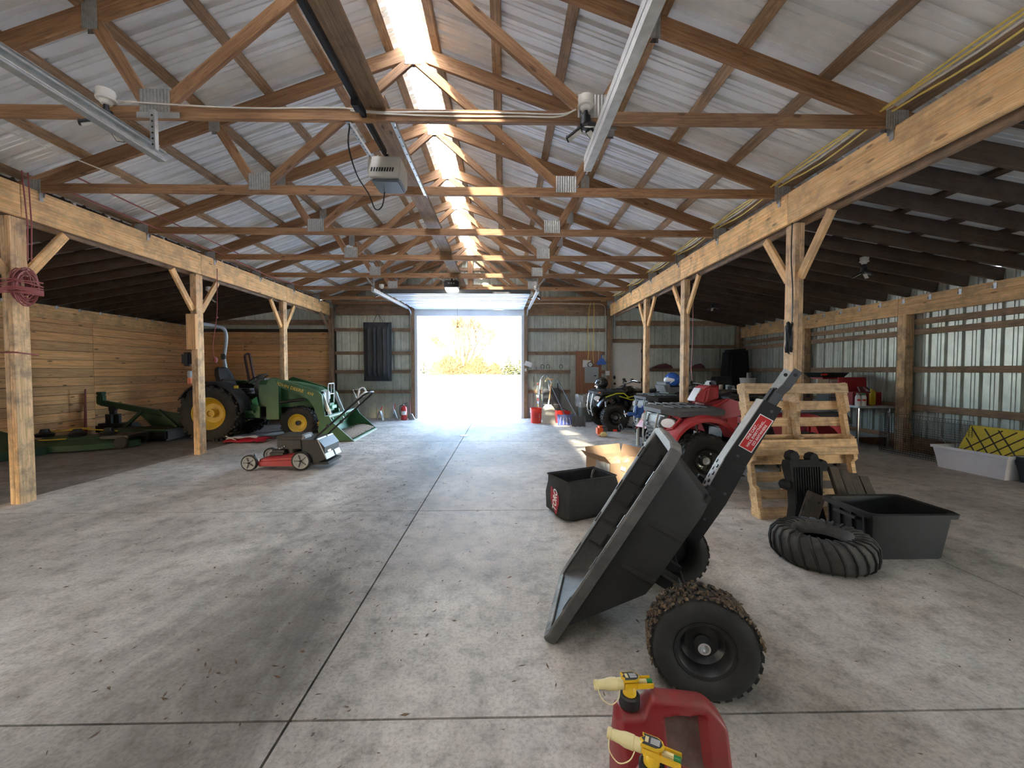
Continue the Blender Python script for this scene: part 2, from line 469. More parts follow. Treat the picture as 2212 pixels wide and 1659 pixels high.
c = ramp(nt, n1, [(0.3, (0.12, 0.095, 0.075)), (0.5, (0.22, 0.185, 0.155)), (0.7, (0.32, 0.285, 0.25))]).outputs[0]
c = mixc(nt, 1.0, c, ramp(nt, n2, [(0.3, (0.6, 0.58, 0.55)), (0.6, (1.1, 1.1, 1.1))]).outputs[0], 'MULTIPLY')
nt.links.new(c, b.inputs['Base Color']); b.inputs['Roughness'].default_value = 0.85
bump(nt, b, n2, 0.6, 0.02)
M['dirt'] = m
floor = struct('floor')
MB().box((-0.9, 3.56, -0.07), (15.3, 15.3, 0.08)).obj('base_course', plain('joint_fill', (0.10, 0.085, 0.075), 0.9), floor)
xs = [-4.9, -0.80, 3.0, 6.78]; ys = [YF, 1.47, 3.72, 7.4, YB + 0.12]
g = 0.005
for i in range(3):
    for j in range(4):
        x0, x1, y0, y1 = xs[i] + g, xs[i + 1] - g, ys[j] + g, ys[j + 1] - g
        MB().box(((x0 + x1) / 2, (y0 + y1) / 2, -0.02), (x1 - x0, y1 - y0, 0.04)).obj('concrete_slab', M['concrete'], floor)
MB().box(((-8.6 - 4.905) / 2, 3.56, -0.022), (3.69, 15.3, 0.036)).obj('dusty_slab', M['dirt'], floor)
# ribbed steel sheets
def rib_profile(n=4, pitch=0.2286, h=0.030):
    pr = [(0, 0)]
    for k in range(n):
        o = k * pitch
        pr += [(o + 0.045, 0), (o + 0.054, h), (o + 0.091, h), (o + 0.100, 0), (o + 0.138, 0), (o + 0.142, 0.009), (o + 0.152, 0.009), (o + 0.156, 0),
               (o + 0.183, 0), (o + 0.187, 0.009), (o + 0.197, 0.009), (o + 0.201, 0)]
    pr.append((n * pitch, 0))
    return pr
def rib_sheet(name, org, u, vdir, length, nout, mat, parent, n=4, ztop=None):
    """sheet from org, width along u, length along vdir, ribs stand out along nout; ztop(w) clips the length per rib point"""
    org, u, vdir, nout = Vector(org), Vector(u).normalized(), Vector(vdir).normalized(), Vector(nout).normalized()
    b = MB(); pr = rib_profile(n)
    A, B = [], []
    for (w, h) in pr:
        L = ztop(w) if ztop else length
        A.append(org + u * w + nout * h); B.append(org + u * w + nout * h + vdir * L)
    b.sheet([A, B])
    return b.obj(name, mat, parent, sharp=20, recalc=False)
W4 = 4 * 0.2286
# main roof: two slopes of ribbed sheets on purlins
ceiling = struct('ceiling')
sN = math.sqrt(1 + SL * SL)
nsh = int((YB + 0.25 - YF) / W4) + 1
for s in (-1, 1):
    du = Vector((s, 0, -SL)).normalized(); nn = Vector((s * SL, 0, 1)).normalized()
    x0 = 0.15
    Lr = (4.02 - x0) * sN
    for k in range(nsh):
        o = Vector((RX + s * x0, YF - 0.1 + k * W4, RZ + 0.045 - x0 * SL))
        rib_sheet('roof_panel', o, (0, 1, 0), du, Lr, nn, M['roofmetal'], ceiling)
    for q in (0.24, 0.85, 1.46, 2.07, 2.68, 3.29, 3.90):
        z = RZ + 0.022 - q * SL
        for (ya, yb) in ((YF, 1.77), (1.77, 5.43), (5.43, 9.09), (9.09, YB)):
            board('purlin', (RX + s * q, ya + .004, z), (RX + s * q, yb - .004, z), 0.089, 0.038, 'purlin', ceiling, up=nn)
# ridge light strip: clear ribbed plastic laid over the open ridge
m, nt, b = nmat('clear_ridge_plastic')
t = N(nt, 'ShaderNodeBsdfTransparent'); t.inputs[0].default_value = (0.70, 0.78, 0.90, 1)
tl = N(nt, 'ShaderNodeBsdfTranslucent'); tl.inputs[0].default_value = (0.85, 0.85, 0.82, 1)
mx = N(nt, 'ShaderNodeMixShader'); mx.inputs[0].default_value = 0.65
nt.links.new(t.outputs[0], mx.inputs[1]); nt.links.new(tl.outputs[0], mx.inputs[2])
nt.links.new(mx.outputs[0], nt.nodes['Material Output'].inputs[0])
M['ridge'] = m
for (ya, yb) in ((YF, 1.2), (1.2, 4.9), (4.9, 8.2), (8.2, YB + .15)):
    cols = []
    for x in (-0.20, -0.16, -0.155, -0.14, -0.135, -0.05, 0, 0.05, 0.135, 0.14, 0.155, 0.16, 0.20):
        h = 0.012 if 0.138 < abs(x) < 0.158 else 0.0
        cols.append((RX + x, RZ + 0.078 - abs(x) * 0.18 + h))
    MB().sheet([[(x, ya - .02, z) for x, z in cols], [(x, yb + .02, z) for x, z in cols]]).obj('clear_ridge_sheet', M['ridge'], ceiling, sharp=60)
# side aisle roofs
AS = 0.17
def aisle(nm, xb, xo, s):
    c = struct(nm)
    du = Vector((s, 0, -AS)).normalized(); nn = Vector((s * AS, 0, 1)).normalized()
    Lr = abs(xo - xb) * math.sqrt(1 + AS * AS) + 0.25
    z0 = 3.262
    for k in range(nsh):
        rib_sheet('roof_panel', (xb - s * 0.1, YF - 0.1 + k * W4, z0 + 0.04 + 0.1 * AS), (0, 1, 0), du, Lr, nn, M['roofmetal'], c)
    for q in (0.05, 0.66, 1.27, 1.88, 2.49, 3.10, 3.62):
        z = z0 + 0.02 - q * AS
        for (ya, yb) in ((YF, 2.2), (2.2, 6.6), (6.6, YB)):
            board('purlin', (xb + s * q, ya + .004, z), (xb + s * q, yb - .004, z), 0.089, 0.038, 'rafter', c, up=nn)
    y = 0.36
    while y < YB - 0.1:
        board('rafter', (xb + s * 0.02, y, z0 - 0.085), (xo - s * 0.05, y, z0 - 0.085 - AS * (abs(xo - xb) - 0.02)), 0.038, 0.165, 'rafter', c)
        y += 0.4066
    return c
aisle('ceiling', 3.115, 6.66, 1)
aisle('ceiling', -4.955, -8.46, -1)
M['backing'] = plain('dark_gap_backing', (.06, .045, .03), .9)
# ---- end wall with the open door
wb = struct('wall_back')
def gz(x): return RZ + 0.075 - abs(x - RX) * SL if (-4.95 < x < 3.11) else (3.25 - (abs(x - RX) - 4.03) * AS)
DL, DR, DT = -2.337, 0.449, 2.795
ML, MR, MT = 2.99, 3.82, 2.08
x = -8.56; k = 0
def sheetcol(x0, z0, ztopf):
    rib_sheet('metal_panel', (x0, YB + 0.02, z0), (1, 0, 0), (0, 0, 1), 1, (0, 1, 0), M['wallmetal'], wb, 1, ztop=ztopf)
# built per 9 inch module so the openings cut cleanly, joined into 3 ft panels where full
def wallrun(xa, xb, z0, ztop):
    n = max(1, round((xb - xa) / 0.2286)); pitch = (xb - xa) / n
    i = 0
    while i < n:
        c = min(4, n - i); x0 = xa + i * pitch
        pts = []
        for q in range(c): pts += [(w * pitch / 0.2286 + q * pitch, h) for w, h in rib_profile(1)[:-1]]
        pts.append((c * pitch, 0))
        A = [(x0 + w, YB + 0.02 + h, z0) for w, h in pts]; B = [(x0 + w, YB + 0.02 + h, ztop(x0 + w)) for w, h in pts]
        b = MB(); b.sheet([A, B]); b.obj('metal_panel', M['wallmetal'], wb, sharp=20, recalc=False)
        i += c
wallrun(-8.5, -4.74, 2.36, gz)
wallrun(-4.74, DL - 0.10, -0.02, lambda x: 3.0)
wallrun(-4.74, RX, 2.98, gz); wallrun(RX, 3.05, 2.98, gz)
wallrun(DR + 0.10, ML - 0.05, -0.02, lambda x: 3.0)
wallrun(ML - 0.05, MR + 0.05, MT + 0.05, lambda x: min(3.0, gz(x)) if x < 3.05 else gz(x))
wallrun(MR + 0.05, 6.7, -0.02, gz)
def girt(xa, xb, z, h=0.089, t=0.038, mat='girt', y=None, nm='girt'):
    yy = (YB - 0.0 - t / 2) if y is None else y
    board(nm, (xa, yy, z), (xb, yy, z), t, h, mat, wb)
for z in (2.43, 1.79, 1.28, 0.73):
    girt(-4.62, DL - 0.19, z)
    girt(DR + 0.19, 1.84 if z < 1.6 else 2.80, z)
for z in (1.79, 1.28): girt(2.44 if z < 1.6 else 2.0, 2.80, z - 0.001)
girt(MR + 0.12, 6.55, 1.98); girt(MR + 0.12, 6.55, 1.33); girt(MR + 0.12, 6.55, 0.62)
girt(-4.6, DL - 0.19, 2.97, 0.285, nm='header_board'); girt(DR + 0.19, 2.84, 2.97, 0.285, nm='header_board'); girt(DR + 0.19, 2.84, 3.20, 0.06)
girt(-8.3, -4.8, 2.62, 0.14); girt(3.1, 6.4, 2.62, 0.14)
girt(-4.4, 2.5, 3.62, 0.089); girt(-2.6, 0.8, 4.08, 0.089)
board('gable_stud', (-0.92, YB - 0.03, 3.14), (-0.92, YB - 0.03, 4.50), 0.14, 0.05, 'truss', wb, up=(0, 1, 0))
board('gable_brace', (-1.6, YB - 0.10, 3.86), (-0.35, YB - 0.10, 3.86), 0.04, 0.10, 'truss', wb)
# jamb posts, corner posts
for xx, w in ((DL - 0.145, 0.09), (DR + 0.145, 0.09)):
    board('jamb_post', (xx, YB - 0.07, 0.0), (xx, YB - 0.07, 3.1), w, 0.14, 'girt', wb, up=(0, 1, 0))
    s = -1 if xx < -1 else 1
    board('jamb_trim', (xx - s * 0.085, YB + 0.0, 0.0), (xx - s * 0.085, YB + 0.0, 2.80), 0.075, 0.26, 'white', wb, up=(0, 1, 0))
board('door_header', (DL - 0.1, YB - 0.06, 2.90), (DR + 0.1, YB - 0.06, 2.90), 0.10, 0.205, 'doorwhite', wb)
board('corner_post', (-4.69, YB - 0.10, 0), (-4.69, YB - 0.10, 3.0), 0.10, 0.14, 'girt', wb, up=(0, 1, 0))
board('corner_post', (2.90, YB - 0.10, 0), (2.90, YB - 0.10, 3.0), 0.11, 0.14, 'girt', wb, up=(0, 1, 0))
board('corner_post', (6.52, YB - 0.10, 0), (6.52, YB - 0.10, 2.6), 0.14, 0.14, 'girt', wb, up=(0, 1, 0))
board('knee_brace', (-4.69, YB - 0.1, 2.35), (-4.69, YB - 0.75, 2.80), 0.04, 0.089, 'girt', wb)
# plank lining of the end wall, left aisle
MB().box((-6.55, YB + 0.03, 1.2), (3.9, 0.03, 2.5)).obj('outer_skin', M['backing'], wb)
PH = 0.1685
for k in range(14):
    z = PH * (k + 0.5)
    xa, xc = -8.34, -4.76
    xm = xa + (xc - xa) * random.choice((0.35, 0.62, 0.5))
    for (p, q) in ((xa, xm), (xm, xc)):
        board('plank', (p + .001, YB - 0.03 + random.uniform(-.002, .002), z), (q - .001, YB - 0.03, z), 0.019, PH - 0.006, 'plank', wb, bev=0.004)
# ---- left wall: planks under a doubled header
wl = struct('wall_left')
XL = -8.40
seam = (0.4, 2.6, 5.2, 8.4, YB - 0.05)
for k in range(14):
    z = PH * (k + 0.5)
    for a, b2 in zip(seam[:-1], seam[1:]):
        o1 = random.uniform(-0.5, 0.5) * (k % 2)
        board('plank', (XL - 0.01 + random.uniform(-.002, .002), a + .001, z), (XL - 0.01, b2 - .001, z), 0.019, PH - 0.006, 'plank', wl, bev=0.004)
for a, b2 in ((YF, 0.5), (0.5, 5.0), (5.0, YB - 0.1)):
    board('header_board', (XL + 0.02, a + .002, 2.385), (XL + 0.02, b2 - .002, 2.385), 0.038, 0.25, 'beam', wl)
MB().box((XL - 0.06, 5.75, 1.33), (0.05, 10.7, 2.7)).obj('outer_skin', M['backing'], wl)
MB().box((XL - 0.14, -3.6, 1.33), (0.05, .8, 2.7)).obj('outer_skin', M['wallmetal'], wl)
MB().box((XL - 0.14, 3.5, 1.82), (0.05, 15.2, 1.8)).obj('outer_skin', M['wallmetal'], wl)  # stops above the floor: low unseen gap added for fill light
y = 0.36; ties = MB()
while y < YB - 0.15:
    t = MB(); t.box((XL + 0.043, y + .03, 2.50), (0.006, 0.04, 0.075), bev=0.001); t.box((XL + 0.05, y + .052, 2.485), (0.02, 0.004, 0.03))
    t.obj('rafter_tie', M['galv'], wl); y += 0.4066
# ---- right wall: ribbed steel on girts and posts
wr = struct('wall_right')
XR = 6.60
for k in range(17):
    if 1 <= k <= 4: continue  # sheets left out: unseen gap added to let in fill light
    rib_sheet('metal_panel', (XR + 0.02, YF + k * W4, 0.0), (0, 1, 0), (0, 0, 1), 2.69, (1, 0, 0), M['wallmetal'], wr)
for a, b2 in ((YF, 1.9), (1.9, 6.55), (6.55, YB - 0.1)):
    board('header_board', (XR - 0.07, a + .002, 2.35), (XR - 0.07, b2 - .002, 2.35), 0.038, 0.285, 'beam', wr)
bays = [(0.6, 1.83), (1.99, 4.05), (4.21, 6.32), (6.50, 8.50), (8.66, YB - 0.15)]
for (a, b2) in bays:
    for z, h in ((2.08, 0.09), (1.92, 0.09), (1.325, 0.09), (0.72, 0.10), (0.13, 0.24)):
        board('girt' if z > .3 else 'skirt_board', (XR - 0.02, a, z), (XR - 0.02, b2, z), 0.038, h, 'girt' if z > 0.3 else 'skirt', wr)
for y in (1.91, 4.13, 6.41, 8.58):
    board('wall_post', (XR - 0.09, y, 0), (XR - 0.09, y, 2.21), 0.14, 0.14, 'post', wr, up=(0, 1, 0))
MB().box((XR + .03, -1.3, 1.78), (.03, 4.2, 1.7)).obj('metal_panel', M['wallmetal'], wr)
y = 0.36
while y < YB - 0.15:
    t = MB(); t.box((XR - 0.092, y, 2.435), (0.006, 0.04, 0.075), bev=0.001); t.box((XR - 0.10, y + .022, 2.42), (0.02, 0.004, 0.03))
    t.obj('rafter_tie', M['galv'], wr); y += 0.4066
# ---- wall behind the camera with its bay door open
wf = struct('wall_front')
for (xa, xb2, za, zb2) in ((-8.6, 6.8, -.1, 4.9),):
    MB().box(((xa + xb2) / 2, YF, (za + zb2) / 2), (xb2 - xa, 0.05, zb2 - za)).obj('metal_panel', M['wallmetal'], wf)
# ---- man door
dr = struct('door_2')
board('door_frame', (ML - 0.04, YB - 0.02, 0), (ML - 0.04, YB - 0.02, MT + 0.03), 0.05, 0.09, 'girt', dr, up=(0, 1, 0))
board('door_frame', (MR + 0.04, YB - 0.02, 0), (MR + 0.04, YB - 0.02, MT + 0.03), 0.05, 0.09, 'girt', dr, up=(0, 1, 0))
board('door_frame', (ML - 0.06, YB - 0.02, MT + 0.06), (MR + 0.06, YB - 0.02, MT + 0.06), 0.09, 0.09, 'girt', dr)
MB().box(((ML + MR) / 2, YB + .05, MT / 2), (W_ + .2 if 0 else MR - ML + .2, .02, MT + .16)).obj('light_stop_panel', M['cream'], dr)  # unseen panel added behind the leaf to stop light round its edges
d = MB(); W_ = MR - ML
d.box(((ML + MR) / 2, YB, MT / 2 + .01), (W_ - .01, 0.04, MT - .02))
leaf = d.obj('door_leaf', M['cream'], dr)
pn = [(0.17, 1.80, 0.24, 0.17), (0.17, 1.24, 0.24, 0.62), (0.17, 0.50, 0.24, 0.60)]
for (ox, cz, w, h) in pn:
    for sx in (ML + 0.13 + w / 2, MR - 0.13 - w / 2):
        p = MB()
        for q, hh in ((0, h),):
            p.box((sx, YB - 0.022, cz), (w, 0.012, h), bev=0.004); p.box((sx, YB - 0.030, cz), (w - .07, 0.012, h - .07), bev=0.005)
        p.obj('raised_panel', M['cream'], dr)
MB().cyl((ML + 0.07, YB - .02, 1.12), (ML + 0.07, YB - .05, 1.12), 0.035).box((ML + .07, YB - .045, 1.12), (.055, .03, .10), bev=.01).obj('deadbolt', M['steelblack'], dr)
MB().cyl((ML + 0.07, YB - .02, 0.95), (ML + 0.07, YB - .06, 0.95), 0.02).ball((ML + .07, YB - .085, .95), .032).obj('door_knob', M['steelblack'], dr)
for z in (0.25, 1.05, 1.85): MB().box((MR - .005, YB - .025, z), (.02, .01, .1)).obj('hinge', M['steelblack'], dr)
# ---- snow, sky side
m, nt, b = nmat('snow')
v = coords(nt, (1, 1, 1), rnd=False); n1 = noise(nt, v, 1.6, 6, 0.6)
nt.links.new(ramp(nt, n1, [(0.3, (0.80, 0.83, 0.88)), (0.7, (0.88, 0.90, 0.93))]).outputs[0], b.inputs['Base Color'])
b.inputs['Roughness'].default_value = 0.7; bump(nt, b, n1, 0.8, 0.05)
M['snow'] = m
def snowz(x, y):
    d = y - YB
    z = -0.06 + 0.09 * pnoise(Vector((x * .5, y * .5, 0))) + 0.05 * pnoise(Vector((x * 1.7, y * 1.7, 3)))
    if d < 3: z = z * (d / 3) - 0.03 * (1 - d / 3) + (0.05 * max(0, pnoise(Vector((x * 3, y * 5, 1)))) if d > .3 else 0)
    if d > 12: z += (0.010 * (d - 12)) * (1 - math.exp(-(d - 12) / 60))*0.2
    return z
rows = []
yy = YB + 0.11
while yy < 420:
    row = []
    wdt = 9 + (yy - YB) * 1.5
    for k in range(61): 
        x = (k / 30 - 1) * wdt
        row.append((x + RX, yy, snowz(x, yy)))
    rows.append(row); yy += 0.22 if yy < 19 else (yy - YB) * 0.09
sn = MB().sheet(rows).obj('snow_ground', M['snow'], None, sharp=0)
sn['kind'] = 'structure'
sn.name = 'ground'
bk = MB().box((RX, -24, -0.15), (60, 40, 0.1)).obj('ground', M['snow'], None); bk['kind'] = 'structure'
for xx in (-38.8, 37.0):
    bk = MB().box((xx, 13, -0.15), (60, 34, 0.1)).obj('ground', M['snow'], None); bk['kind'] = 'structure'
# ---------------------------------------------------------------- timber frame
def plate_mesh(w, h):
    b = MB(); n = 9
    A, B = [], []
    for i in range(n * 2 + 1):
        x = -w / 2 + w * i / (2 * n); d = 0.0035 if i % 2 else 0.0
        A.append((x, -0.001 - d, -h / 2)); B.append((x, -0.001 - d, h / 2))
    b.sheet([A, B], 0.0012)
    return to_mesh(b.bm, 'gusset_plate', 25)
PL1 = plate_mesh(0.215, 0.165); PL2 = plate_mesh(0.17, 0.165); PL3 = plate_mesh(0.11, 0.20); PL4 = plate_mesh(0.17, 0.14)
def truss(Y, label, i):
    t = thing('roof_truss', label, 'roof truss', (RX, Y, 3.105), group='roof trusses')
    Z0 = 3.105
    tc = lambda q: RZ - SL * q - 0.074 - Z0
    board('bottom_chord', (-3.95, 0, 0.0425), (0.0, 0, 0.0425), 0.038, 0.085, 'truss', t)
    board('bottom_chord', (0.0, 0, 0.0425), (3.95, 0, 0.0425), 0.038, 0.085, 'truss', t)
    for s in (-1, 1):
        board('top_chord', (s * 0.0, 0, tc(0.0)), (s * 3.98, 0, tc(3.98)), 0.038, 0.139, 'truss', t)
        xn = s * 1.563
        a0 = (s * 1.50, 0.0, 0.10); a1 = (s * 0.03, 0.0, RZ - Z0 - 0.17)
        board('web', a0, a1, 0.037, 0.086, 'truss', t)
        board('web', (s * 1.62, 0, 0.09), (s * 1.98, 0, tc(1.98) - 0.06), 0.037, 0.086, 'truss', t)
        for (x, z, pm, ry) in ((s * 1.563, 0.118, PL1, 0), (s * 2.0, tc(2.0) - 0.02, PL3, 0), (s * 3.82, 0.05, PL4, 0)):
            for sy in (-1, 1):
                p = mobj('gusset_plate', pm, 'plate', t); p.location = (x, sy * 0.0205, z)
                p.rotation_euler = (0, ry, 0 if sy < 0 else PI)
    for sy in (-1, 1):
        p = mobj('gusset_plate', PL2, 'plate', t); p.location = (0, sy * 0.0205, 4.49 - Z0); p.rotation_euler = (0, 0, 0 if sy < 0 else PI)
    return t
ordn = ['roof truss over the camera, only its upper timbers near the top of the picture', 'roof truss just in front of the camera, its bottom chord above the picture',
        'nearest full roof truss, white cables stapled along its bottom chord', 'roof truss behind the near grey opener box, second bottom chord seen from the top',
        'third visible roof truss down the barn, just beyond the near opener', 'fourth visible roof truss down the barn, above the second right post',
        'fifth visible roof truss, holding the hangers of the far opener', 'sixth visible roof truss, over the inner edge of the raised garage door', 'last roof truss before the far end wall']
trs = [truss(y, ordn[i], i) for i, y in enumerate(TY)]
end = truss(11.02, 'end roof truss fixed against the far gable wall', 9)
# long brace boards lying on the bottom chords under the ridge
for a, b2, lab in ((0.3, 3.05, 'brace board under the ridge from the top of the picture to the nearest truss'), (2.95, 6.70, 'brace board under the ridge beside the near opener, second length'), (6.60, 11.0, 'brace board under the ridge leading to the far gable')):
    o = board('brace_board', (-0.945, a, 3.19 + 0.021 + (0.042 if a > 1 and a < 5 else 0)), (-0.945, b2, 3.19 + 0.021 + (0.042 if a > 1 and a < 5 else 0)), 0.185, 0.038, 'girt', None)
    tag(o, lab, 'board', 'brace boards under the ridge')
# girders
def girder(nm, xi, s, lab, posts):
    t = thing('girder', lab, 'beam', (xi, 3.5, 2.79), group='girders either side of the nave')
    ys = [YF] + posts + [YB - 0.20]
    for a, b2 in zip(ys[:-1], ys[1:]):
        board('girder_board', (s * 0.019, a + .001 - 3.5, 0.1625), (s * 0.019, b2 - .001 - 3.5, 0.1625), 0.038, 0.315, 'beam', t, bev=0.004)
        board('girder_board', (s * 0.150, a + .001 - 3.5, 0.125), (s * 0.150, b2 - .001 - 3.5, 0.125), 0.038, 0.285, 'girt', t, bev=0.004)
    board('top_plate', (s * 0.075, ys[0] - 3.5, 0.300), (s * 0.075, ys[-1] - 3.5, 0.300), 0.07, 0.03, 'girt', t)
    for y in TY:
        b = MB(); b.box((-s * 0.004, y - 3.5, 0.27), (0.006, 0.035, 0.09), bev=.001); b.box((-s * 0.012, y - 3.5 + .018, 0.305), (0.022, 0.004, 0.07))
        b.obj('truss_tie', 'galv', t)
    return t
PR = [4.087, 6.57, 8.35]; PLs = [4.04, 6.36, 8.80]
girder('girder', 2.885, 1, 'pale pine girder over the right-hand row of posts', PR)
girder('girder', -4.68, -1, 'pale pine girder over the left-hand row of posts', PLs)
def post(x, y, s, lab, h=2.79, extra=None):
    t = thing('timber_post', lab, 'post', (x, y, 0), group='posts of the barn')
    for k, dx in enumerate((-0.0235, 0.0235)):
        board('post_ply', (dx, 0, 0), (dx, 0, h - .001), 0.14, 0.046, 'post' if h else 'post', t, up=(1, 0, 0), bev=0.003)
    for sy in (-1, 1):
        board('knee_brace', (0, sy * 0.085, h - 0.55), (0, sy * 0.46, h - 0.02), 0.038, 0.086, 'beam', t)
    return t
# the posts stand between the two girder boards
post(2.885 + 0.085, PR[0], 1, 'right-hand post with a black cord coil hanging on it')
post(2.885 + 0.085, PR[1], 1, 'right-hand post rising behind the red quad bike')
post(2.885 + 0.085, PR[2], 1, 'right-hand post beside the black quad bike and blue vise')
l1 = post(-4.68 - 0.085, PLs[0], -1, 'weathered left post nearest the camera, wrapped with maroon cord')
l2 = post(-4.68 - 0.085, PLs[1], -1, 'left post in front of the rear wheel of the tractor')
board('post_block', (0.0, -0.105, 1.63), (0.0, -0.105, 2.17), 0.06, 0.14, 'plank', l2, up=(1, 0, 0))
post(-4.68 - 0.085, PLs[2], -1, 'left post farthest away, behind the tractor bonnet')
# ---------------------------------------------------------------- near door tracks
def track(x, y0, y1, z, lab, hang):
    t = thing('door_track', lab, 'track', (x, (y0 + y1) / 2, z), group='tracks of the bay door behind the camera')
    L = (y1 - y0) / 2
    for dz in (0.0, 0.062):
        b = MB()
        b.prism([(-.028, 0 + dz), (.028, 0 + dz), (.030, .012 + dz), (.026, .012 + dz), (.024, .004 + dz), (-.024, .004 + dz), (-.024, .046 + dz), (-.012, .052 + dz), (-.014, .056 + dz), (-.028, .050 + dz)], -L, L, 'Y')
        b.obj('rail', 'galv', t, sharp=20)
    b = MB(); b.bar((0.0, -L, .055), (0.0, L, .055), .01, .05); b.obj('spine_angle', 'galv', t)
    # perforated hanger up to the truss
    hb = MB(); hx = 0.04
    hb.bar((hx, L - .12, 0.03), (hx, L - .12, 0.30), 0.035, 0.004, up=(0, 1, 0)); hb.bar((hx + .016, L - .11, 0.03), (hx + .016, L - .11, 0.30), 0.004, 0.03, up=(0, 1, 0))
    o = hb.obj('hanger_angle', 'galv', t)
    for k in range(6): MB().cyl((hx, L - .1235, .06 + k * .04), (hx, L - .125, .06 + k * .04), .007, n=8).obj('bolt_hole', 'steelblack', o)
    cb = MB(); cb.bar((hx - .14, L - .085, .285), (hx + .16, L - .085, .285), .004, .04); cb.obj('cross_angle', 'galv', t)
    return t
track(-2.50, -1.2, 3.04, 2.83, 'galvanised door track at the upper left, ending by the left truss plate', 0)
track(0.64, -1.2, 3.12, 2.83, 'galvanised door track hanging at the upper right of the ridge', 0)
# ---------------------------------------------------------------- lamps with folding wings
def led_lamp(loc, rz, lab, ang=0.5, tilt=0.0):
    t = thing('folding_lamp', lab, 'lamp', loc, rz, 'folding lamps in porcelain sockets')
    MB().lathe([(0, 0), (.052, 0), (.055, -.012), (.048, -.05), (.058, -.058), (.056, -.068), (.04, -.075), (.03, -.095), (.018, -.10), (0, -.10)], n=20).obj('lamp_socket', 'cream', t)
    MB().lathe([(0, -.10), (.016, -.10), (.018, -.135), (.035, -.14), (.042, -.20), (.03, -.22), (0, -.222)], n=14).obj('lamp_base', 'steelblack', t)
    for k in range(3):
        a = k * 2 * PI / 3 + 0.35
        w = MB()
        w.box((0.095, 0, 0), (.125, .062, .018), bev=.004)
        wo = w.obj('wing', 'steelblack', t)
        wo.location = (0, 0, -.20); wo.rotation_euler = (0, ang, a)
        d = MB(); d.box((.095, 0, -.0105), (.105, .044, .006), bev=.002); d.obj('diffuser', 'lampled', wo)
        for q in range(5): MB().box((.045 + q * .025, 0, .0115), (.005, .055, .008)).obj('cooling_fin', 'steelblack', wo) if q in (0, 4) else None
    return t
led_lamp((0.585, 2.925, 3.26), 0.3, 'folding lamp at the right end of the white cables on the nearest truss')
led_lamp((-2.78, 2.925, 3.26), 1.4, 'folding lamp on the nearest truss beside the upper left door track')
led_lamp((5.06, 5.60, 2.90), 0.2, 'folding lamp under the right aisle rafters, the nearer of two')
led_lamp((4.72, 9.05, 2.96), 0.9, 'folding lamp deep under the right aisle rafters, over the red quad bike')
led_lamp((-5.75, 8.0, 2.94), 0.9, 'folding lamp under the left aisle rafters above the tractor')
led_lamp((-2.72, 9.04, 3.22), 0.9, 'folding lamp over the left end of the raised garage door')
led_lamp((0.72, 9.04, 3.20), 0.5, 'folding lamp over the right end of the raised garage door')
# ---------------------------------------------------------------- openers
op = thing('door_opener', 'beige door opener box hanging near the ridge, dark lens below', 'door opener', (-1.005, 3.57, 2.93), group='garage door openers')
b = MB(); b.loft([[(-.125, -.13, 0.0), (.125, -.13, 0.0), (.125, .15, 0.0), (-.125, .15, 0.0)], [(-.135, -.14, .045), (.135, -.14, .045), (.13, .15, .045), (-.13, .15, .045)], [(-.138, -.115, .15), (.138, -.115, .15), (.13, .15, .15), (-.13, .15, .15)], [(-.13, -.10, .185), (.13, -.10, .185), (.125, .14, .185), (-.125, .14, .185)]])
bmesh.ops.bevel(b.bm, geom=list(b.bm.edges), offset=.006, segments=2, affect='EDGES'); b.obj('case', 'opener', op)
for k in range(9):
    MB().box((-.10 + k * .022, -.140, .055 + .0), (.009, .006, .034), rot=(0, 0.25, 0)).obj('vent_slot', 'steelblack', op)
b = MB(); b.box((0, .02, -.012), (.235, .25, .03), bev=.012); b.obj('lens', 'darklens', op)
b = MB(); b.box((0, .0, .20), (.05, .16, .03), bev=.004); b.obj('rail_bracket', 'chrome', op)
rl = MB(); rl.box((0, -1.95, .215), (.035, 3.7, .045), bev=.004); rl.obj('rail', 'steelblack', op)
b = MB(); b.box((0, -.75, .19), (.05, .09, .06), bev=.006); b.obj('trolley', 'steelblack', op)
for xx, y1, z1 in ((-.125, -.08, .185), (.20, .64, .175)):
    h = MB(); h.bar((xx - .0, -.58, .175) if xx < 0 else (.20, -.58, .175), (xx, y1, z1), .034, .004); h.bar((xx + .017, -.58, .165), (xx + .017, y1, z1 - .01), .004, .03)
    ho = h.obj('perforated_hanger', 'galv', op)
    for q in range(10):
        f = (q + .5) / 10; py = -.58 + (y1 + .58) * f; pz = .175 + (z1 - .175) * f
        MB().cyl((xx, py, pz - .0025), (xx, py, pz - .0035), .007, n=8).obj('slot', 'steelblack', ho)
for xx in (-.10, .155):
    MB().tube([(xx, .0, .17), (xx, -.02, .225), (xx + .02, -.02, .235), (xx + .03, .0, .18)], .006, 6).obj('swing_link', 'chrome', op)
MB().tube([(-.12, -.55, .18), (-.19, -.4, .10), (-.20, -.2, -.02), (-.14, -.1, -.13), (-.13, .05, -.20), (-.09, .12, -.14), (-.06, .1, .0)], .006, 6, smooth=5).obj('power_cord', 'cordblack', op)
op2 = thing('door_opener', 'dark door opener with lit white lens near the far door', 'door opener', (-1.03, 7.95, 2.90), group='garage door openers')
b = MB(); b.box((0, 0.1, .10), (.29, .26, .15), bev=.02); b.obj('case', 'steelblack', op2)
b = MB(); b.loft([[(-.13, -.04, .03), (.13, -.04, .03), (.13, .2, .03), (-.13, .2, .03)], [(-.11, -.02, -.03), (.11, -.02, -.03), (.11, .18, -.03), (-.11, .18, -.03)]]); bmesh.ops.bevel(b.bm, geom=list(b.bm.edges), offset=.01, segments=2, affect='EDGES')
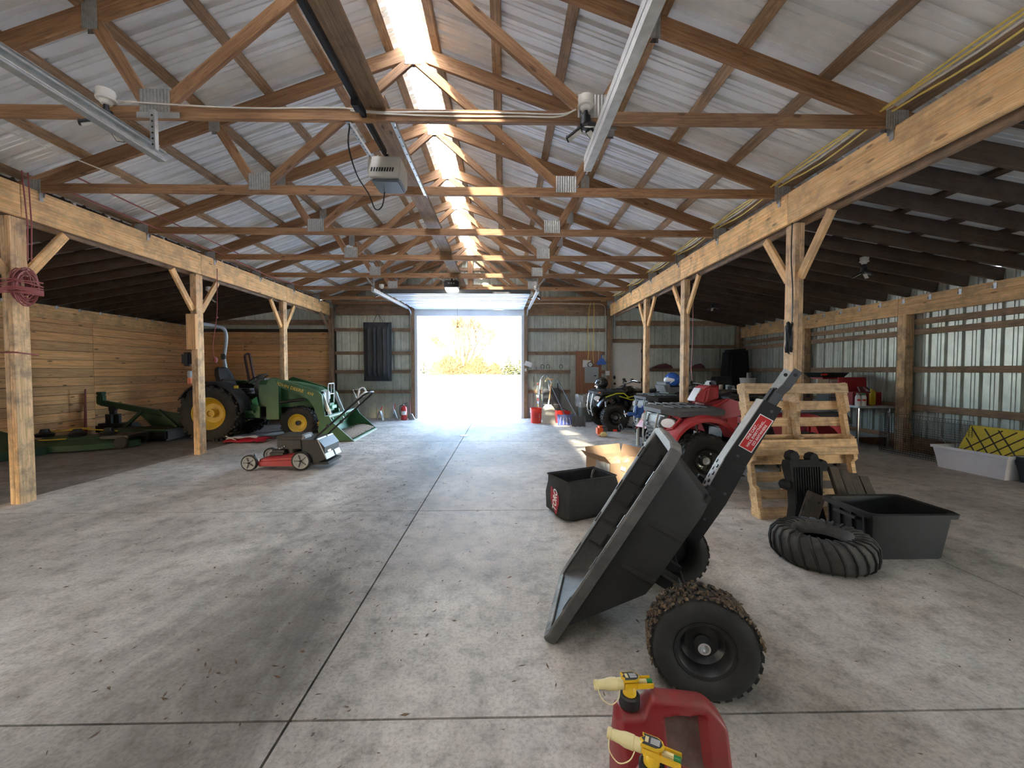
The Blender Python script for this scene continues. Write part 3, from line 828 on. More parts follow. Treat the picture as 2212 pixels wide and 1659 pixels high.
b.obj('lens', emis('lit_opener_lens', (1, .97, .9), 1.2), op2)
for k in range(3): MB().box((-.05 + k * .05, -.032, .115), (.03, .004, .022)).obj('face_mark', 'greymid', op2)
MB().box((0, 1.5, .20), (.035, 2.9, .045), bev=.004).obj('rail', 'steelblack', op2)
MB().bar((.0, 1.1, .19), (.12, 1.3, .05), .03, .006).obj('door_arm', 'steelblack', op2)
MB().tube([(.06, .48, .18), (.06, .48, -.66)], .003, 5).obj('release_cord', 'cordblack', op2)
MB().ball((.06, .48, -.68), (.03, .01, .012)).obj('release_handle', 'cordred', op2)
for xx, w in ((-.30, -.12), (.08, .12)):
    h = MB(); h.bar((xx, -.1, .225), (w, .05, .17), .032, .004); h.bar((xx + .016, -.1, .215), (w + .016, .05, .16), .004, .03); h.obj('perforated_hanger', 'galv', op2)
# ---------------------------------------------------------------- far sectional door, raised
dd = struct('door_1')
m1 = M['doorwhite']
NS = 5; y0, z0, y1, z1 = 8.22, 2.885, 10.95, 2.985
for k in range(NS):
    f0, f1 = k / NS, (k + 1) / NS
    a = (-0.944, y0 + (y1 - y0) * f0 + .006, z0 + (z1 - z0) * f0); c_ = (-0.944, y0 + (y1 - y0) * f1 - .006, z0 + (z1 - z0) * f1)
    L = c_[1] - a[1]; pr = [(0, 0), (.03, 0), (.05, .01), (L / 2 - .04, .01), (L / 2 - .02, 0), (L / 2 + .02, 0), (L / 2 + .04, .01), (L - .05, .01), (L - .03, 0), (L, 0), (L, .045), (0, .045)]
    b = MB(); b.prism([(a[1] + p, a[2] + q) for p, q in pr], -2.41, 0.53, 'X'); sc_ = b.obj('door_section', m1, dd, sharp=15)
    if k:
        for hx in (-2.34, -0.92, 0.46):
            h = MB(); h.box((hx, a[1], a[2] - .008), (.07, .06, .006)); h.cyl((hx - .035, a[1], a[2] - .012), (hx + .035, a[1], a[2] - .012), .008, n=8); h.obj('hinge', 'steelblack', sc_)
b = MB(); b.box((-0.94, y0 - .02, z0 + .02), (2.96, .03, .085)); b.obj('bottom_seal', 'greydark', dd)
for xx, s in ((-2.55, -1), (0.66, 1)):
    b = MB(); b.bar((xx, 7.9, 2.87), (xx, 10.75, 2.965), .05, .055); b.bar((xx + s * .022, 7.9, 2.90), (xx + s * .022, 10.75, 2.99), .006, .075); b.obj('horizontal_track', 'galv', dd)
    xv = xx - s * 0.02
    MB().tube([(xv, 10.75, 2.96), (xv, 10.95, 2.90), (xv, 11.03, 2.72), (xv, 11.04, 2.4), (xv, 11.04, 0.02)], .022, 6, smooth=3).obj('vertical_track', 'galv', dd)
    MB().bar((xx, 7.98, 2.9), (xx, 7.98, 3.14), .03, .004, up=(0, 1, 0)).bar((xx, 7.98, 2.95), (xx + s * .14, 7.98, 3.13), .03, .004, up=(0, 1, 0)).obj('track_hanger', 'galv', dd)
MB().bar((-2.55, 10.98, 3.06), (.66, 10.98, 3.06), .03, .03).obj('torsion_shaft', 'galv', dd)
# ---------------------------------------------------------------- cables
def cable(nm, pts, r, mat, lab, cat_='cable', grp=None, sm=6, n=6, closed=False):
    o = MB().tube(pts, r, n, smooth=sm, closed=closed).obj(nm, mat)
    tag(o, lab, cat_, grp); return o
cable('white_cable', [(-2.72, 2.955, 3.21), (-2.4, 2.962, 3.195), (-1.8, 2.962, 3.175), (-1.2, 2.962, 3.185), (-0.9, 2.962, 3.16), (-0.5, 2.962, 3.165), (0, 2.962, 3.165), (.4, 2.962, 3.16), (.52, 2.955, 3.19)], .0055, 'cordwhite', 'upper white cable stapled along the nearest truss chord')
cable('white_cable', [(-1.1, 2.962, 3.165), (-0.8, 2.962, 3.145), (-0.3, 2.962, 3.135), (0.1, 2.962, 3.14), (.38, 2.962, 3.14), (.5, 2.955, 3.18)], .0055, 'cordwhite', 'lower white cable stapled along the nearest truss chord')
def run(dx, dz, amp, ph):
    pts = [(2.80 + dx, 0.2, 3.22 + dz)]
    for y in TY[1:]:
        pts.append((2.775 + dx, y - .6, 3.20 + dz + .025 - amp)); pts.append((2.775 + dx, y, 3.215 + dz))
    pts.append((2.62 + dx, 10.9, 3.18 + dz)); return pts
for k, (dx, dz, am, mt, lb) in enumerate(((0, 0, .02, 'cordyel', 'yellow cable nearest the ridge along the right girder'), (.045, .012, .035, 'cordwhite', 'white cable strung among the yellow ones above the right girder'), (.085, .0, .05, 'cordyel', 'outermost yellow cable strung above the right girder'), (.02, .02, -.01, 'cordyel', 'uppermost yellow cable strung above the right girder'))):
    cable('strung_cable', run(dx, dz, am, k), .0075, mt, lb, grp='cables strung above the right girder', sm=3)
cable('drop_cable', [(2.36, 10.95, 3.16), (2.33, 11.05, 2.95), (2.31, 11.06, 2.4), (2.33, 11.06, 1.9), (2.31, 11.06, 1.55)], .009, 'cordyel', 'left yellow cable dropping to the breaker panel')
cable('drop_cable', [(2.44, 10.95, 3.16), (2.47, 11.05, 2.9), (2.46, 11.06, 2.2), (2.45, 11.06, 1.9), (2.47, 11.06, 1.50)], .009, 'cordyel', 'right yellow cable dropping to the breaker panel')
cable('drop_cable', [(2.63, 11.07, 2.42), (2.60, 11.07, 2.1), (2.61, 11.07, 1.7), (2.58, 11.07, 1.45)], .007, 'cordwhite', 'short pale cable beside the blue dustpan')
cable('drop_cable', [(0.7, 10.93, 3.12), (1.4, 10.93, 3.13), (2.2, 10.93, 3.12), (2.70, 10.97, 3.10), (2.77, 11.0, 2.8), (2.80, 11.04, 2.2), (2.79, 11.05, 1.7), (2.78, 11.06, 1.36)], .008, 'cordwhite', 'long white cable running over the header and down to the white switch box')
cable('wire', [(-4.4, 2.2, 3.30), (-4.1, 3.1, 3.25), (-3.8, 4.12, 3.22)], .006, 'cordwhite', 'thin white wire at the upper left edge')
cable('sagging_cord', [(-4.50, 4.2, 3.16), (-4.45, 5.4, 3.13), (-4.5, 6.65, 3.16), (-4.45, 7.8, 3.10), (-4.5, 9.0, 3.18)], .008, 'cordred', 'maroon cord strung above the left girder', sm=8)
cable('sagging_cord', [(-4.3, 4.2, 3.25), (-4.25, 5.4, 3.2), (-4.3, 6.65, 3.20)], .008, 'cordred', 'second maroon cord strung from truss to truss at the left', sm=8)
# ---------------------------------------------------------------- wheels
def wheel(parent, c, axis_y=True, r=0.20, w=0.17, rim=0.105, rimmat='steelblack', hub='chrome', lugs=28, style='turf', side=-1, nm='wheel', hubr=.022, dish=.05, tmat='rubber'):
    """axle along local Y; the outer face looks to side*Y"""
    wo = bpy.data.objects.new(nm, None); COL.objects.link(wo); wo.parent = parent; wo.location = c
    b = MB(); h = w / 2
    pr = [(rim, -h * .62), (rim + .008, -h * .80), (rim + (r - rim) * .35, -h * .98), (rim + (r - rim) * .7, -h), (r * .955, -h * .86), (r * .985, -h * .6), (r * .99, 0),
          (r * .985, h * .6), (r * .955, h * .86), (rim + (r - rim) * .7, h), (rim + (r - rim) * .35, h * .98), (rim + .008, h * .80), (rim, h * .62)]
    b.lathe(pr, axis='Y', n=40)
    if style == 'turf':
        for row, (yy, ww) in enumerate(((-h * .62, .2), (-h * .3, .22), (0, .2), (h * .3, .22), (h * .62, .2))):
            for k in range(lugs):
                a = 2 * PI * (k + .5 * (row % 2)) / lugs
                b.box((r * .995 * math.cos(a), yy, r * .995 * math.sin(a)), (.016, h * ww * 1.3, 2 * PI * r / lugs * .58), rot=(0, -a, 0))
    elif style == 'ag':
        for k in range(lugs):
            for s in (-1, 1):
                a = 2 * PI * (k + (.5 if s > 0 else 0)) / lugs
                for q in range(3):
                    f = (q + .5) / 3; aa = a + s * 0 + (f - .5) * -.34
                    b.box((r * 1.0 * math.cos(aa), s * h * (.12 + f * .72), r * 1.0 * math.sin(aa)), (r * .09, h * .36, r * .075), rot=(0, -aa, 0))
                aa = a - .20
                b.box((r * .93 * math.cos(aa), s * h * .95, r * .93 * math.sin(aa)), (r * .16, h * .14, r * .07), rot=(0, -aa, 0))
    elif style == 'knob':
        for k in range(lugs):
            for row, yy in enumerate((-.85, -.45, 0, .45, .85)):
                a = 2 * PI * (k + .5 * (row % 2)) / lugs; rr = r * (.985 if abs(yy) < .8 else .955)
                b.box((rr * math.cos(a), yy * h, rr * math.sin(a)), (r * .11, h * .30, r * .13), rot=(0, -a, 0))
    b.obj('tyre', tmat, wo, sharp=35)
    b = MB(); s = side
    b.lathe([(rim + .012, s * h * .78), (rim + .010, s * h * .86), (rim - .003, s * h * .82), (rim - .010, s * (h * .72)), (rim * .80, s * (h * .72 - dish * .7)), (rim * .62, s * (h * .72 - dish)), (rim * .30, s * (h * .72 - dish)), (hubr * 1.3, s * (h * .72 - dish * .8)), (0.0, s * (h * .72 - dish * .8))], axis='Y', n=32)
    b.lathe([(rim + .004, -s * h * .75), (rim * .9, -s * h * .6), (rim * .8, s * (h * .4 - dish)), (rim * .2, s * (h * .3 - dish))], axis='Y', n=24)
    b.obj('rim', rimmat, wo)
    MB().lathe([(hubr * .7, s * (h * .72 - dish * .8)), (hubr, s * (h * .72 - dish * .8)), (hubr, s * (h * .72 + .012 - dish * .3)), (hubr * .72, s * (h * .72 + .012 - dish * .3)), (hubr * .66, s * (h * .72 - dish * .5)), (0, s * (h * .72 - dish * .5))], axis='Y', n=18).obj('hub', hub, wo)
    return wo
# ---------------------------------------------------------------- poly dump cart, tipped on its nose
ct = thing('dump_cart', 'large black plastic dump cart tipped forward on its nose', 'cart', (0.188, 1.875, 0.0), -0.263)
ES = Vector((.51, 0, .86)); ED = Vector((.86, 0, -.51)); O0 = Vector((0, 0, .02))
def T(s, y, d): return O0 + ES * s + ED * d + Vector((0, y, 0))
W_ = 0.65; Lr = 1.11
# sections of the shell across the cart: (s of rim, s of floor, depth, inset)
def shell(off):
    """rim outline to bottom outline as horizontal rings (constant depth fraction)"""
    rings = []
    for f in (0.0, .12, .5, .9, 1.0):
        ins = .018 + .035 * f + off; dep = .02 + (.275 - .02) * f - off * (1 if f == 1.0 else 0)
        s0 = 0.02 + .40 * f + off; s1 = Lr - .01 - .10 * f - off
        c = .06 + .04 * f
        y0, y1 = ins, W_ - ins
        ring = [(s0, y0 + c * .6), (s0 + c * .3, y0 + c * .15), (s0 + c, y0), ((s0 + s1) * .5, y0), (s1 - c, y0), (s1 - c * .3, y0 + c * .25), (s1, y0 + c), (s1, (y0 + y1) / 2), (s1, y1 - c), (s1 - c * .3, y1 - c * .25), (s1 - c, y1), ((s0 + s1) * .5, y1), (s0 + c, y1), (s0 + c * .3, y1 - c * .15), (s0, y1 - c * .6), (s0, (y0 + y1) / 2)]
        rings.append([T(a, b_, dep) for a, b_ in ring])
    return rings
b = MB()
o_ = shell(0); i_ = shell(.012)
b.loft(o_, cap=False); b.bm.faces.new([b.bm.verts.new(p) for p in o_[-1]])
b.loft(i_, cap=False); b.bm.faces.new([b.bm.verts.new(p) for p in i_[-1]])
bmesh.ops.remove_doubles(b.bm, verts=b.bm.verts, dist=.0004)
b.obj('tub', 'cart', ct, sharp=40)
# rolled rim: flat flange with a turned-down outer skirt
def rimring(o, d):
    c = .10
    return [T(a, b_, d) for a, b_ in [(-o, c * .5 - o * .2), (-o * .3, .02 - o * .7), (c * .4, -o), (Lr * .5, -o), (Lr - c * .8, -o), (Lr - c * .15 + o * .6, c * .15 - o * .6), (Lr + o, c), (Lr + o, W_ / 2), (Lr + o, W_ - c), (Lr - c * .15 + o * .6, W_ - c * .15 + o * .6), (Lr - c * .8, W_ + o), (Lr * .5, W_ + o), (c * .4, W_ + o), (-o * .3, W_ - .02 + o * .7), (-o, W_ - c * .5 + o * .2), (-o, W_ / 2)]]
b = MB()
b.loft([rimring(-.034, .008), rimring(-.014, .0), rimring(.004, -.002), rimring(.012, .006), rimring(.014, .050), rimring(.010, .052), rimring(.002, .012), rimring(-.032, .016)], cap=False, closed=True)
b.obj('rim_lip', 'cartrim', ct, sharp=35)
for s_ in (.18, .42, .66, .90):
    for yy in (.012, W_ - .012): 
        k = MB(); k.bar(T(s_, yy, .0), T(s_ + .07, yy, .0), .008, .012, up=(0, 1, 0)); k.obj('rim_notch', 'steelblack', ct)
# moulded ribs inside and outside
for k, s_ in enumerate((.50, .66, .82, .98)):
    rb = MB(); rb.bar(T(s_, .065, .262), T(s_ , W_ - .065, .262), .030, .018, up=-ED); 
    rb.obj('floor_rib', 'cart', ct) if k in (1, 3) else rb.bm.free()
for s_ in (.30, .46, .60, .74, .88):
    rb = MB(); rb.bar(T(s_, W_ - .035, .03), T(s_ + .03, W_ - .06, .26), .012, .014, up=(0, 1, 0)); rb.bar(T(s_, W_ - .05, .10), T(s_ + .10, W_ - .05, .10), .010, .012, up=(0, 1, 0)); rb.obj('side_rib', 'cart', ct)
for s_ in (.52, .76): 
    rb = MB(); rb.bar(T(s_, .036, .10), T(s_ + .01, .052, .272), .030, .016, up=(0, -1, 0), bev=.004); rb.obj('outer_rib', 'cart', ct)
rb = MB(); rb.bar(T(.40, .16, .265), T(1.0, .16, .265), .03, .016, up=-ED, bev=.004); rb.bar(T(.40, .49, .265), T(1.0, .49, .265), .03, .016, up=-ED, bev=.004); rb.obj('floor_runner', 'cart', ct)
# frame under the tub, axle, wheels
fr = MB()
for yy in (.22, .43): fr.bar(T(.42, yy, .295), T(1.02, yy, .295), .03, .035)
fr.bar(T(.50, .20, .27), (.67, .20, .215), .035, .05); fr.bar(T(.50, .45, .27), (.67, .45, .215), .035, .05)
fr.cyl((.67, -.10, .20), (.67, W_ + .10, .20), .014)
fr.obj('frame', 'steelblack', ct)
w1 = wheel(ct, (.67, -.115, .203), r=.203, w=.165, rim=.105, side=-1, hub='chrome', hubr=.024, dish=.055)
w2 = wheel(ct, (.67, W_ + .115, .203), r=.203, w=.165, rim=.105, side=1, hub='chrome', hubr=.024, dish=.055)
mud = MB(); random.seed(3)
for k in range(420):
    a = random.uniform(.2, 3.6); y = random.uniform(-.085, .06); rr = .207 + random.uniform(0, .008)
    L = random.uniform(.006, .03)
    mud.box((rr * math.cos(a), y, rr * math.sin(a)), (random.uniform(.003, .009), random.uniform(.002, .012), L * .5), rot=(random.uniform(-1, 1), -a + random.uniform(-.5, .5), random.uniform(-1, 1)))
mo = mud.obj('caked_straw', plain('mud_and_straw', (0.13, 0.09, 0.055), .95, 0, .7, 60), w1); mo['kind'] = 'stuff'
# tow arm
tw = MB()
ymid = W_ / 2
tw.prism([(.74, .31), (.98, .305), (1.16, .29), (1.18, .39), (.98, .41), (.74, .41)], ymid - .05, ymid + .05)
tw.prism([(1.14, .290), (1.50, .285), (1.505, .370), (1.14, .390)], ymid - .045, ymid + .045)
tw.bm.verts.ensure_lookup_table()
for v_ in tw.bm.verts: v_.co = T(v_.co.x, v_.co.y, v_.co.z)
tw.obj('tow_arm', 'steelblack', ct, sharp=25)
tp = MB(); tp.bar(T(.98, ymid, .3025), T(1.16, ymid, .2875), .098, .004, up=-ED); tp.bar(T(1.15, ymid, .2875), T(1.50, ymid, .2825), .088, .004, up=-ED)
tpo = tp.obj('dusty_top_plate', plain('dusty_steel', (.34, .32, .29), .6, .1, .2, 12), ct)
for k in range(4):
    for sy in (-1, 1): MB().cyl(T(1.0 + k * .042 + .01 * sy, ymid + sy * .022, .3000 - k * .0035), T(1.0 + k * .042 + .01 * sy, ymid + sy * .022, .294 - k * .0035), .0095, n=10).obj('bolt_hole', 'steelblack', tpo)
tb = MB(); tb.cyl(T(.70, ymid - .02, .285), T(.98, ymid - .02, .275), .022, n=14); tb.obj('latch_tube', 'chrome', ct)
hk = MB(); hk.bar(T(1.42, ymid, .325), T(1.58, ymid, .325), .055, .055, up=-ED, bev=.008); hk.obj('hitch_bar', 'steelblack', ct)
for sy in (-1, 1):
    pts_ = [(1.50, ymid + sy * .03, .325), (1.56, ymid + sy * .034, .325), (1.60, ymid + sy * .055, .328), (1.69, ymid + sy * .055, .330)]
    hp = MB()
    for p_, q_ in zip(pts_[:-1], pts_[1:]): hp.bar(T(*p_), T(*q_), .008, .038, up=-ED)
    ho = hp.obj('clevis_plate', 'galv' if sy > 0 else 'greydark', ct)
    MB().cyl(T(1.665, ymid + sy * .055 - .006, .330), T(1.665, ymid + sy * .055 + .006, .330), .009, n=10).obj('pin_hole', 'steelblack', ho)
for s_, d_ in ((1.21, .33), (1.47, .34), (.86, .37), (1.02, .38)): MB().cyl(T(s_, ymid - .046, d_), T(s_, ymid - .052, d_), .007, n=6).obj('bolt', 'greydark', ct)
# label on the arm
def frame_mat(o, p, rx, ry):
    rx, ry = Vector(rx).normalized(), Vector(ry).normalized(); rz = rx.cross(ry)
    o.matrix_local = Matrix(((rx.x, ry.x, rz.x, p[0]), (rx.y, ry.y, rz.y, p[1]), (rx.z, ry.z, rz.z, p[2]), (0, 0, 0, 1))); return o
lb = MB(); lb.box((0, 0, 0), (.182, .066, .0008)); lbo = lb.obj('warning_label', 'tag', ct); frame_mat(lbo, T(1.345, ymid - .0475, .338), ES + ED * -.03, -ED)
lb2 = MB(); lb2.box((0, 0, .0006), (.174, .058, .0008)); lb2.obj('label_field', plain('label_red', (.55, .02, .02), .45), lbo)
for s_, yy in (('ONE CART...', .018), ('HAUL EVERYTHING...', .0), ('GO ANYWHERE', -.018)):
    text('lettering', s_, .0165, 'tag', lbo, (0, yy, .0014), (0, 0, 0), ext=.0002, bold=.0003, sx=.96)
# ---------------------------------------------------------------- fuel cans
def can_mesh(root):
    def ztop(x):
        if x < -.088: z = .300
        elif x < -.060: z = .300 + .045 * (x + .088) / .028
        elif x < .085: z = .345 - .020 * (x + .060) / .145
        else: z = .325 - .075 * ((x - .085) / .083) ** 1.7
        e = abs(x) / .168
        return z - .03 * max(0, (e - .88) / .12) ** 2
    def half(x, z):
        base = .092 if z < .12 else max(.030, .092 - (z - .12) * .33)
        if x < -.075: base = max(base, .042)
        d = min(z + .004, ztop(x) - z, .168 - abs(x))
        base *= math.sqrt(max(0, 1 - (1 - min(1, d / .022)) ** 2))
        wx = min(1, max(0, (.066 - abs(x - .030)) / .012)); wz = min(1, max(0, (.075 - abs(z - .215)) / .012))
        return base - .030 * wx * wz * (1 if base > .035 else base / .035)
    b = MB(); nu, nv = 56, 44
    for s in (-1, 1):
        g = []
        for i in range(nu + 1):
            x = .168 * math.sin((i / nu - .5) * PI)
            g.append([(x, s * half(x, ztop(x) * v_), ztop(x) * v_) for v_ in [(1 - math.cos(PI * k / nv)) / 2 for k in range(nv + 1)]])
        b.sheet(g)
    bmesh.ops.remove_doubles(b.bm, verts=b.bm.verts, dist=.0006)
    b.obj('can_body', 'canred', root, sharp=55)
    for s in (-1, 1):
        g = [[(x, s * (half(x, z) + .0008), z) for z in [.148 + .132 * k / 10 for k in range(11)]] for x in [-.020 + .100 * q / 10 for q in range(11)]]
        w = MB(); w.sheet(g); w.obj('dusty_recess', M['recess'], root, sharp=60)
M['recess'] = plain('dusty_can_recess', (.13, .06, .045), .85, 0, .35, 18, .6)
def spout(root, c, rz, tilt):
    so = bpy.data.objects.new('spout', None); COL.objects.link(so); so.parent = root; so.location = c; so.rotation_euler = (0, tilt, rz); so.scale = (.82, .82, .82)
    # collar, valve body, nozzle toward -x, thumb button toward +x
    MB().lathe([(.0, -.012), (.036, -.012), (.037, .0), (.037, .026), (.031, .030), (0, .030)], n=24).obj('collar', 'black', so)
    b = MB(); b.lathe([(0, .028), (.024, .028), (.024, .055), (.020, .062), (0, .062)], n=20)
    b.box((.0, 0, .068), (.058, .036, .034), bev=.006); b.obj('valve_body', 'spout', so)
    p = MB(); pts_ = [(-.030, -.022), (.016, -.022), (.030, -.014), (.036, 0), (.030, .014), (.016, .022), (-.030, .022), (-.024, .010), (-.034, 0), (-.024, -.010)]
    p.prism(pts_, .086, .094, 'Z'); p.obj('shield_plate', 'spout', so)
    q = MB(); q.prism([(a * .86, b_ * .84) for a, b_ in pts_], .0942, .0956, 'Z'); lo = q.obj('instruction_label', plain('label_black', (.05, .05, .05), .5), so)
    MB().box((-.014, 0, .0962), (.010, .020, .0006)).obj('label_patch', 'spoutpale', lo)
    for k in range(5): MB().box((.010 , -.009 + k * .0045, .0962), (.026, .0018, .0006)).obj('printed_line', 'tag', lo)
    n = MB(); n.lathe([(0, -.028), (.0185, -.028), (.0185, -.050), (.0205, -.052), (.0205, -.078), (.0165, -.096), (.0150, -.118), (.0165, -.120), (.0165, -.132), (.011, -.132), (.009, -.122), (0, -.12)], c=(0, 0, .068), axis='X', n=20)
    n.obj('nozzle', 'spoutpale', so)
    g = MB(); g.box((.052, -.019, .068), (.062, .005, .020), bev=.002); g.box((.052, .019, .068), (.062, .005, .020), bev=.002); g.obj('button_guard', 'spout', so)
    MB().box((.045, 0, .070), (.040, .016, .016), bev=.003).obj('button_stem', 'spoutpale', so)
    MB().cyl((.062, 0, .070), (.082, 0, .070), .009, n=14).obj('green_button', plain('green_button', (.02, .22, .06), .4), so)
    MB().tube([(-.124, -.016, .066), (-.118, -.040, .050), (-.088, -.055, .038), (-.058, -.044, .048), (-.046, -.022, .062)], .0018, 6, smooth=4).obj('retainer_strap', 'spoutpale', so)
c1 = thing('fuel_can', 'dusty red fuel can standing behind the other at the bottom edge, its spout level', 'fuel can', (.497, 1.17, 0), .02, group='red fuel cans')
can_mesh(c1); spout(c1, (-.122, 0, .312), .05, 0.02)
c2 = thing('fuel_can', 'red fuel can nearest the camera, cut off by the bottom edge, its spout slanting down', 'fuel can', (.475, .905, 0), -.42, group='red fuel cans')
can_mesh(c2); spout(c2, (-.122, 0, .312), -.06, .0)
# ---------------------------------------------------------------- grass catcher bag
gb = thing('grass_catcher', 'black fabric mower grass bag with a red maker badge, lying open', 'bag', (.53, 3.34, 0), 0)
ux = Vector((-.39, .92, 0)); vx = Vector((.90, .43, 0))    # left face runs along ux, right face along vx
def G(a, b_, z): p = ux * a + vx * b_; return (p.x, p.y, z)
b = MB()
def ring(a0, a1, b0, b1, z, c=.03): 
    return [G(a0 + c, b0, z), G(a1 - c, b0, z), G(a1, b0 + c, z), G(a1, b1 - c, z), G(a1 - c, b1, z), G(a0 + c, b1, z), G(a0, b1 - c, z), G(a0, b0 + c, z)]
b.loft([ring(.05, .36, .05, .56, 0.0, .06), ring(.01, .39, .0, .60, .05), ring(.0, .385, -.01, .60, .20), ring(.01, .375, .01, .58, .30), ring(.02, .365, .015, .55, .355, .012), ring(.035, .35, .03, .535, .352, .012), ring(.04, .34, .04, .53, .20), ring(.06, .33, .06, .5, .05, .05)])
b.obj('bag', plain('black_fabric', (.02, .021, .022), .85, 0, .3, 25, .5, (.09, .085, .08), bmp=.3), gb, sharp=45)
MB().tube([G(.02, .015, .357), G(.365, .015, .357), G(.365, .55, .357), G(.02, .55, .357)], .007, 6, closed=True).obj('wire_frame', 'steelblack', gb)
bd = MB(); pts_ = [(-.075, .10), (-.055, .105), (-.03, .07), (.035, .075), (.062, .04), (.06, -.02), (.035, -.075), (.028, -.115), (.005, -.125), (-.02, -.085), (-.06, -.05), (-.078, 0)]
bd.prism(pts_, 0, .002, 'Z'); bdo = bd.obj('badge', plain('badge_red', (.34, .03, .05), .7), gb)
frame_mat(bdo, G(.165, -.0165, .155), ux, (0, 0, 1)); 
bdo.matrix_local = bdo.matrix_local @ Matrix.Rotation(0, 4, 'Z')
# the left face looks to -vx: build the badge with its normal there
rx = -ux; bdo.matrix_local = Matrix(((rx.x, 0, -vx.x, G(.17, -.0165, .17)[0]), (rx.y, 0, -vx.y, G(.17, -.0165, .17)[1]), (0, 1, 0, .17), (0, 0, 0, 1)))
text('lettering', 'TORO', .085, 'tag', bdo, (-.002, -.005, .0026), (0, 0, R(82)), ext=.0004, bold=.0022, sx=.80, shear=.25)
MB().tube([G(.2, .40, .30), G(.25, .46, .36), G(.3, .52, .33)], .012, 6, smooth=3).obj('twig_waste', 'oldwood', gb)
# ---------------------------------------------------------------- cardboard box with waste
cb = thing('cardboard_box', 'open cardboard box of packing waste between the grass bag and the cart', 'box', (1.10, 4.10, 0), .42)
b = MB()
for (x0, y0, x1, y1) in ((-.16, -.2, .3, -.2), (.3, -.2, .3, .2), (.3, .2, -.16, .2), (-.16, .2, -.16, -.2)):
    b.bar((x0, y0, .2), (x1, y1, .2), .006, .40, up=(0, 0, 1))
b.box((.07, 0, .01), (.46, .40, .01)); b.obj('carton', 'card', cb)
for (p_, q_, up_) in (((-.16, .2, .40), (.3, .2, .40), (0, .25, 1)), ((.3, -.2, .40), (.3, .2, .40), (.3, 0, 1)), ((-.16, -.2, .40), (-.16, .2, .40), (-.7, 0, .75))):
    p_, q_, up_ = Vector(p_), Vector(q_), Vector(up_).normalized()
    f = MB(); f.bar(p_ + up_ * .05, q_ + up_ * .05, .005, .10, up=up_); f.obj('flap', 'card', cb)
pl = MB()
random.seed(5)
g_ = []
for i in range(9):
    g_.append([(-.155 + .45 * j / 8, -.19 + .38 * i / 8, .33 + .05 * pnoise(Vector((i * .9, j * .9, 2))) + (.05 if 2 < i < 7 else 0)) for j in range(9)])
pl.sheet(g_, .004); pl.obj('packing_paper', plain('waste_paper', (.36, .24, .15), .8, 0, .3, 12), cb, sharp=25)
sk = MB(); g_ = []
for i in range(8):
    z = .40 - .36 * i / 7
    g_.append([(-.168 - .012 * math.sin(j * 1.7 + i * .4) - .008, -.20 + .22 * j / 7, z) for j in range(8)])
sk.sheet(g_, .003); sk.obj('grey_film', clear('grey_film', (.45, .46, .47), .75, .3), cb, sharp=60)
MB().box((-.02, -.215, .34), (.06, .003, .035), rot=(0, .4, 0)).obj('paper_tag', 'tag', cb)
# ---------------------------------------------------------------- pallet on edge
pa = thing('pallet', 'wooden pallet standing on edge, leaning back behind the cart handle', 'pallet', (2.24, 3.44, 0), (R(-12), 0, R(3)))
HP = 1.22; WP = 1.016
# near side boards (bottom deck), three stringers with notches, far side boards (top deck)
for z in (.047, .585, .655, 1.165):
    board('deck_board', (0, -.008, z), (WP, -.008, z), .016, .072 if z in (.585, .655) else .092, 'pallet', pa)
for x_ in (.02, WP / 2, WP - .02):
    b = MB(); pr = [(0, 0), (.016 + .0, 0)]
    pr = [(.002, .0), (.090, .0), (.090, HP), (.002, HP), (.002, .95), (.04, .93), (.04, .74), (.002, .71), (.002, .51), (.04, .48), (.04, .29), (.002, .26)]
    b.prism(pr, x_ - .019, x_ + .019, 'X'); so = b.obj('stringer', 'pallet', pa, sharp=20)
for z in (.045, .20, .355, .51, .70, .86, 1.015, 1.172):
    board('deck_board', (0, .099, z), (WP, .099, z), .016, .085, 'pallet', pa)
# ---------------------------------------------------------------- black ribbed mount and boards leaning on the pallet
tk = thing('plow_mount', 'black ribbed upright housing with knobbed top leaning on the pallet', 'machine part', (2.55, 3.31, 0), (R(-6), 0, .05))
b = MB(); b.loft([[(-.16, -.06, 0), (.15, -.06, 0), (.13, .05, 0), (-.14, .05, 0)], [(-.115, -.05, .16), (.12, -.05, .16), (.12, .04, .16), (-.115, .04, .16)], [(-.115, -.05, .30), (.13, -.05, .30), (.13, .04, .30), (-.115, .04, .30)], [(-.15, -.05, .50), (.145, -.05, .50), (.145, .05, .50), (-.15, .05, .50)], [(-.135, -.03, .545), (.13, -.03, .545), (.13, .05, .545), (-.135, .05, .545)]])
TKM = plain('mount_black', (.004, .004, .004), .8, 0, .3, 10)
b.obj('housing', TKM, tk)
for k in range(11): MB().box((-.11 + k * .022, -.056, .34), (.008, .008, .30)).obj('rib', TKM, tk)
for (x_, z_, r_) in ((-.085, .575, .055), (.09, .56, .05), (-.155, .34, .045), (.17, .50, .05)): MB().lathe([(0, -.03), (r_ * .8, -.03), (r_, -.01), (r_, .03), (r_ * .7, .05), (0, .05)], (x_, 0, z_), axis='Y', n=8).obj('knob', TKM, tk)
def oldboard(p0, p1, w, h, lab, holes=()):
    o = board('old_board', p0, p1, w, h, 'oldwood', None, up=(0.1, -.6, .8)); tag(o, lab, 'board', 'old boards leaning on the pallet')
    for f in holes:
        L = (Vector(p1) - Vector(p0)).length
        MB().cyl((L * (f[0] - .5), f[1], h / 2 - .004), (L * (f[0] - .5), f[1], h / 2 + .0015), .012, n=8).obj('nail_hole', 'black', o)
oldboard((2.40, 3.13, .02), (2.55, 3.20, .30), .13, .022, 'short grey board with nail holes, propped in front of the black housing', ((.15, .03), (.8, -.03), (.75, .04)))
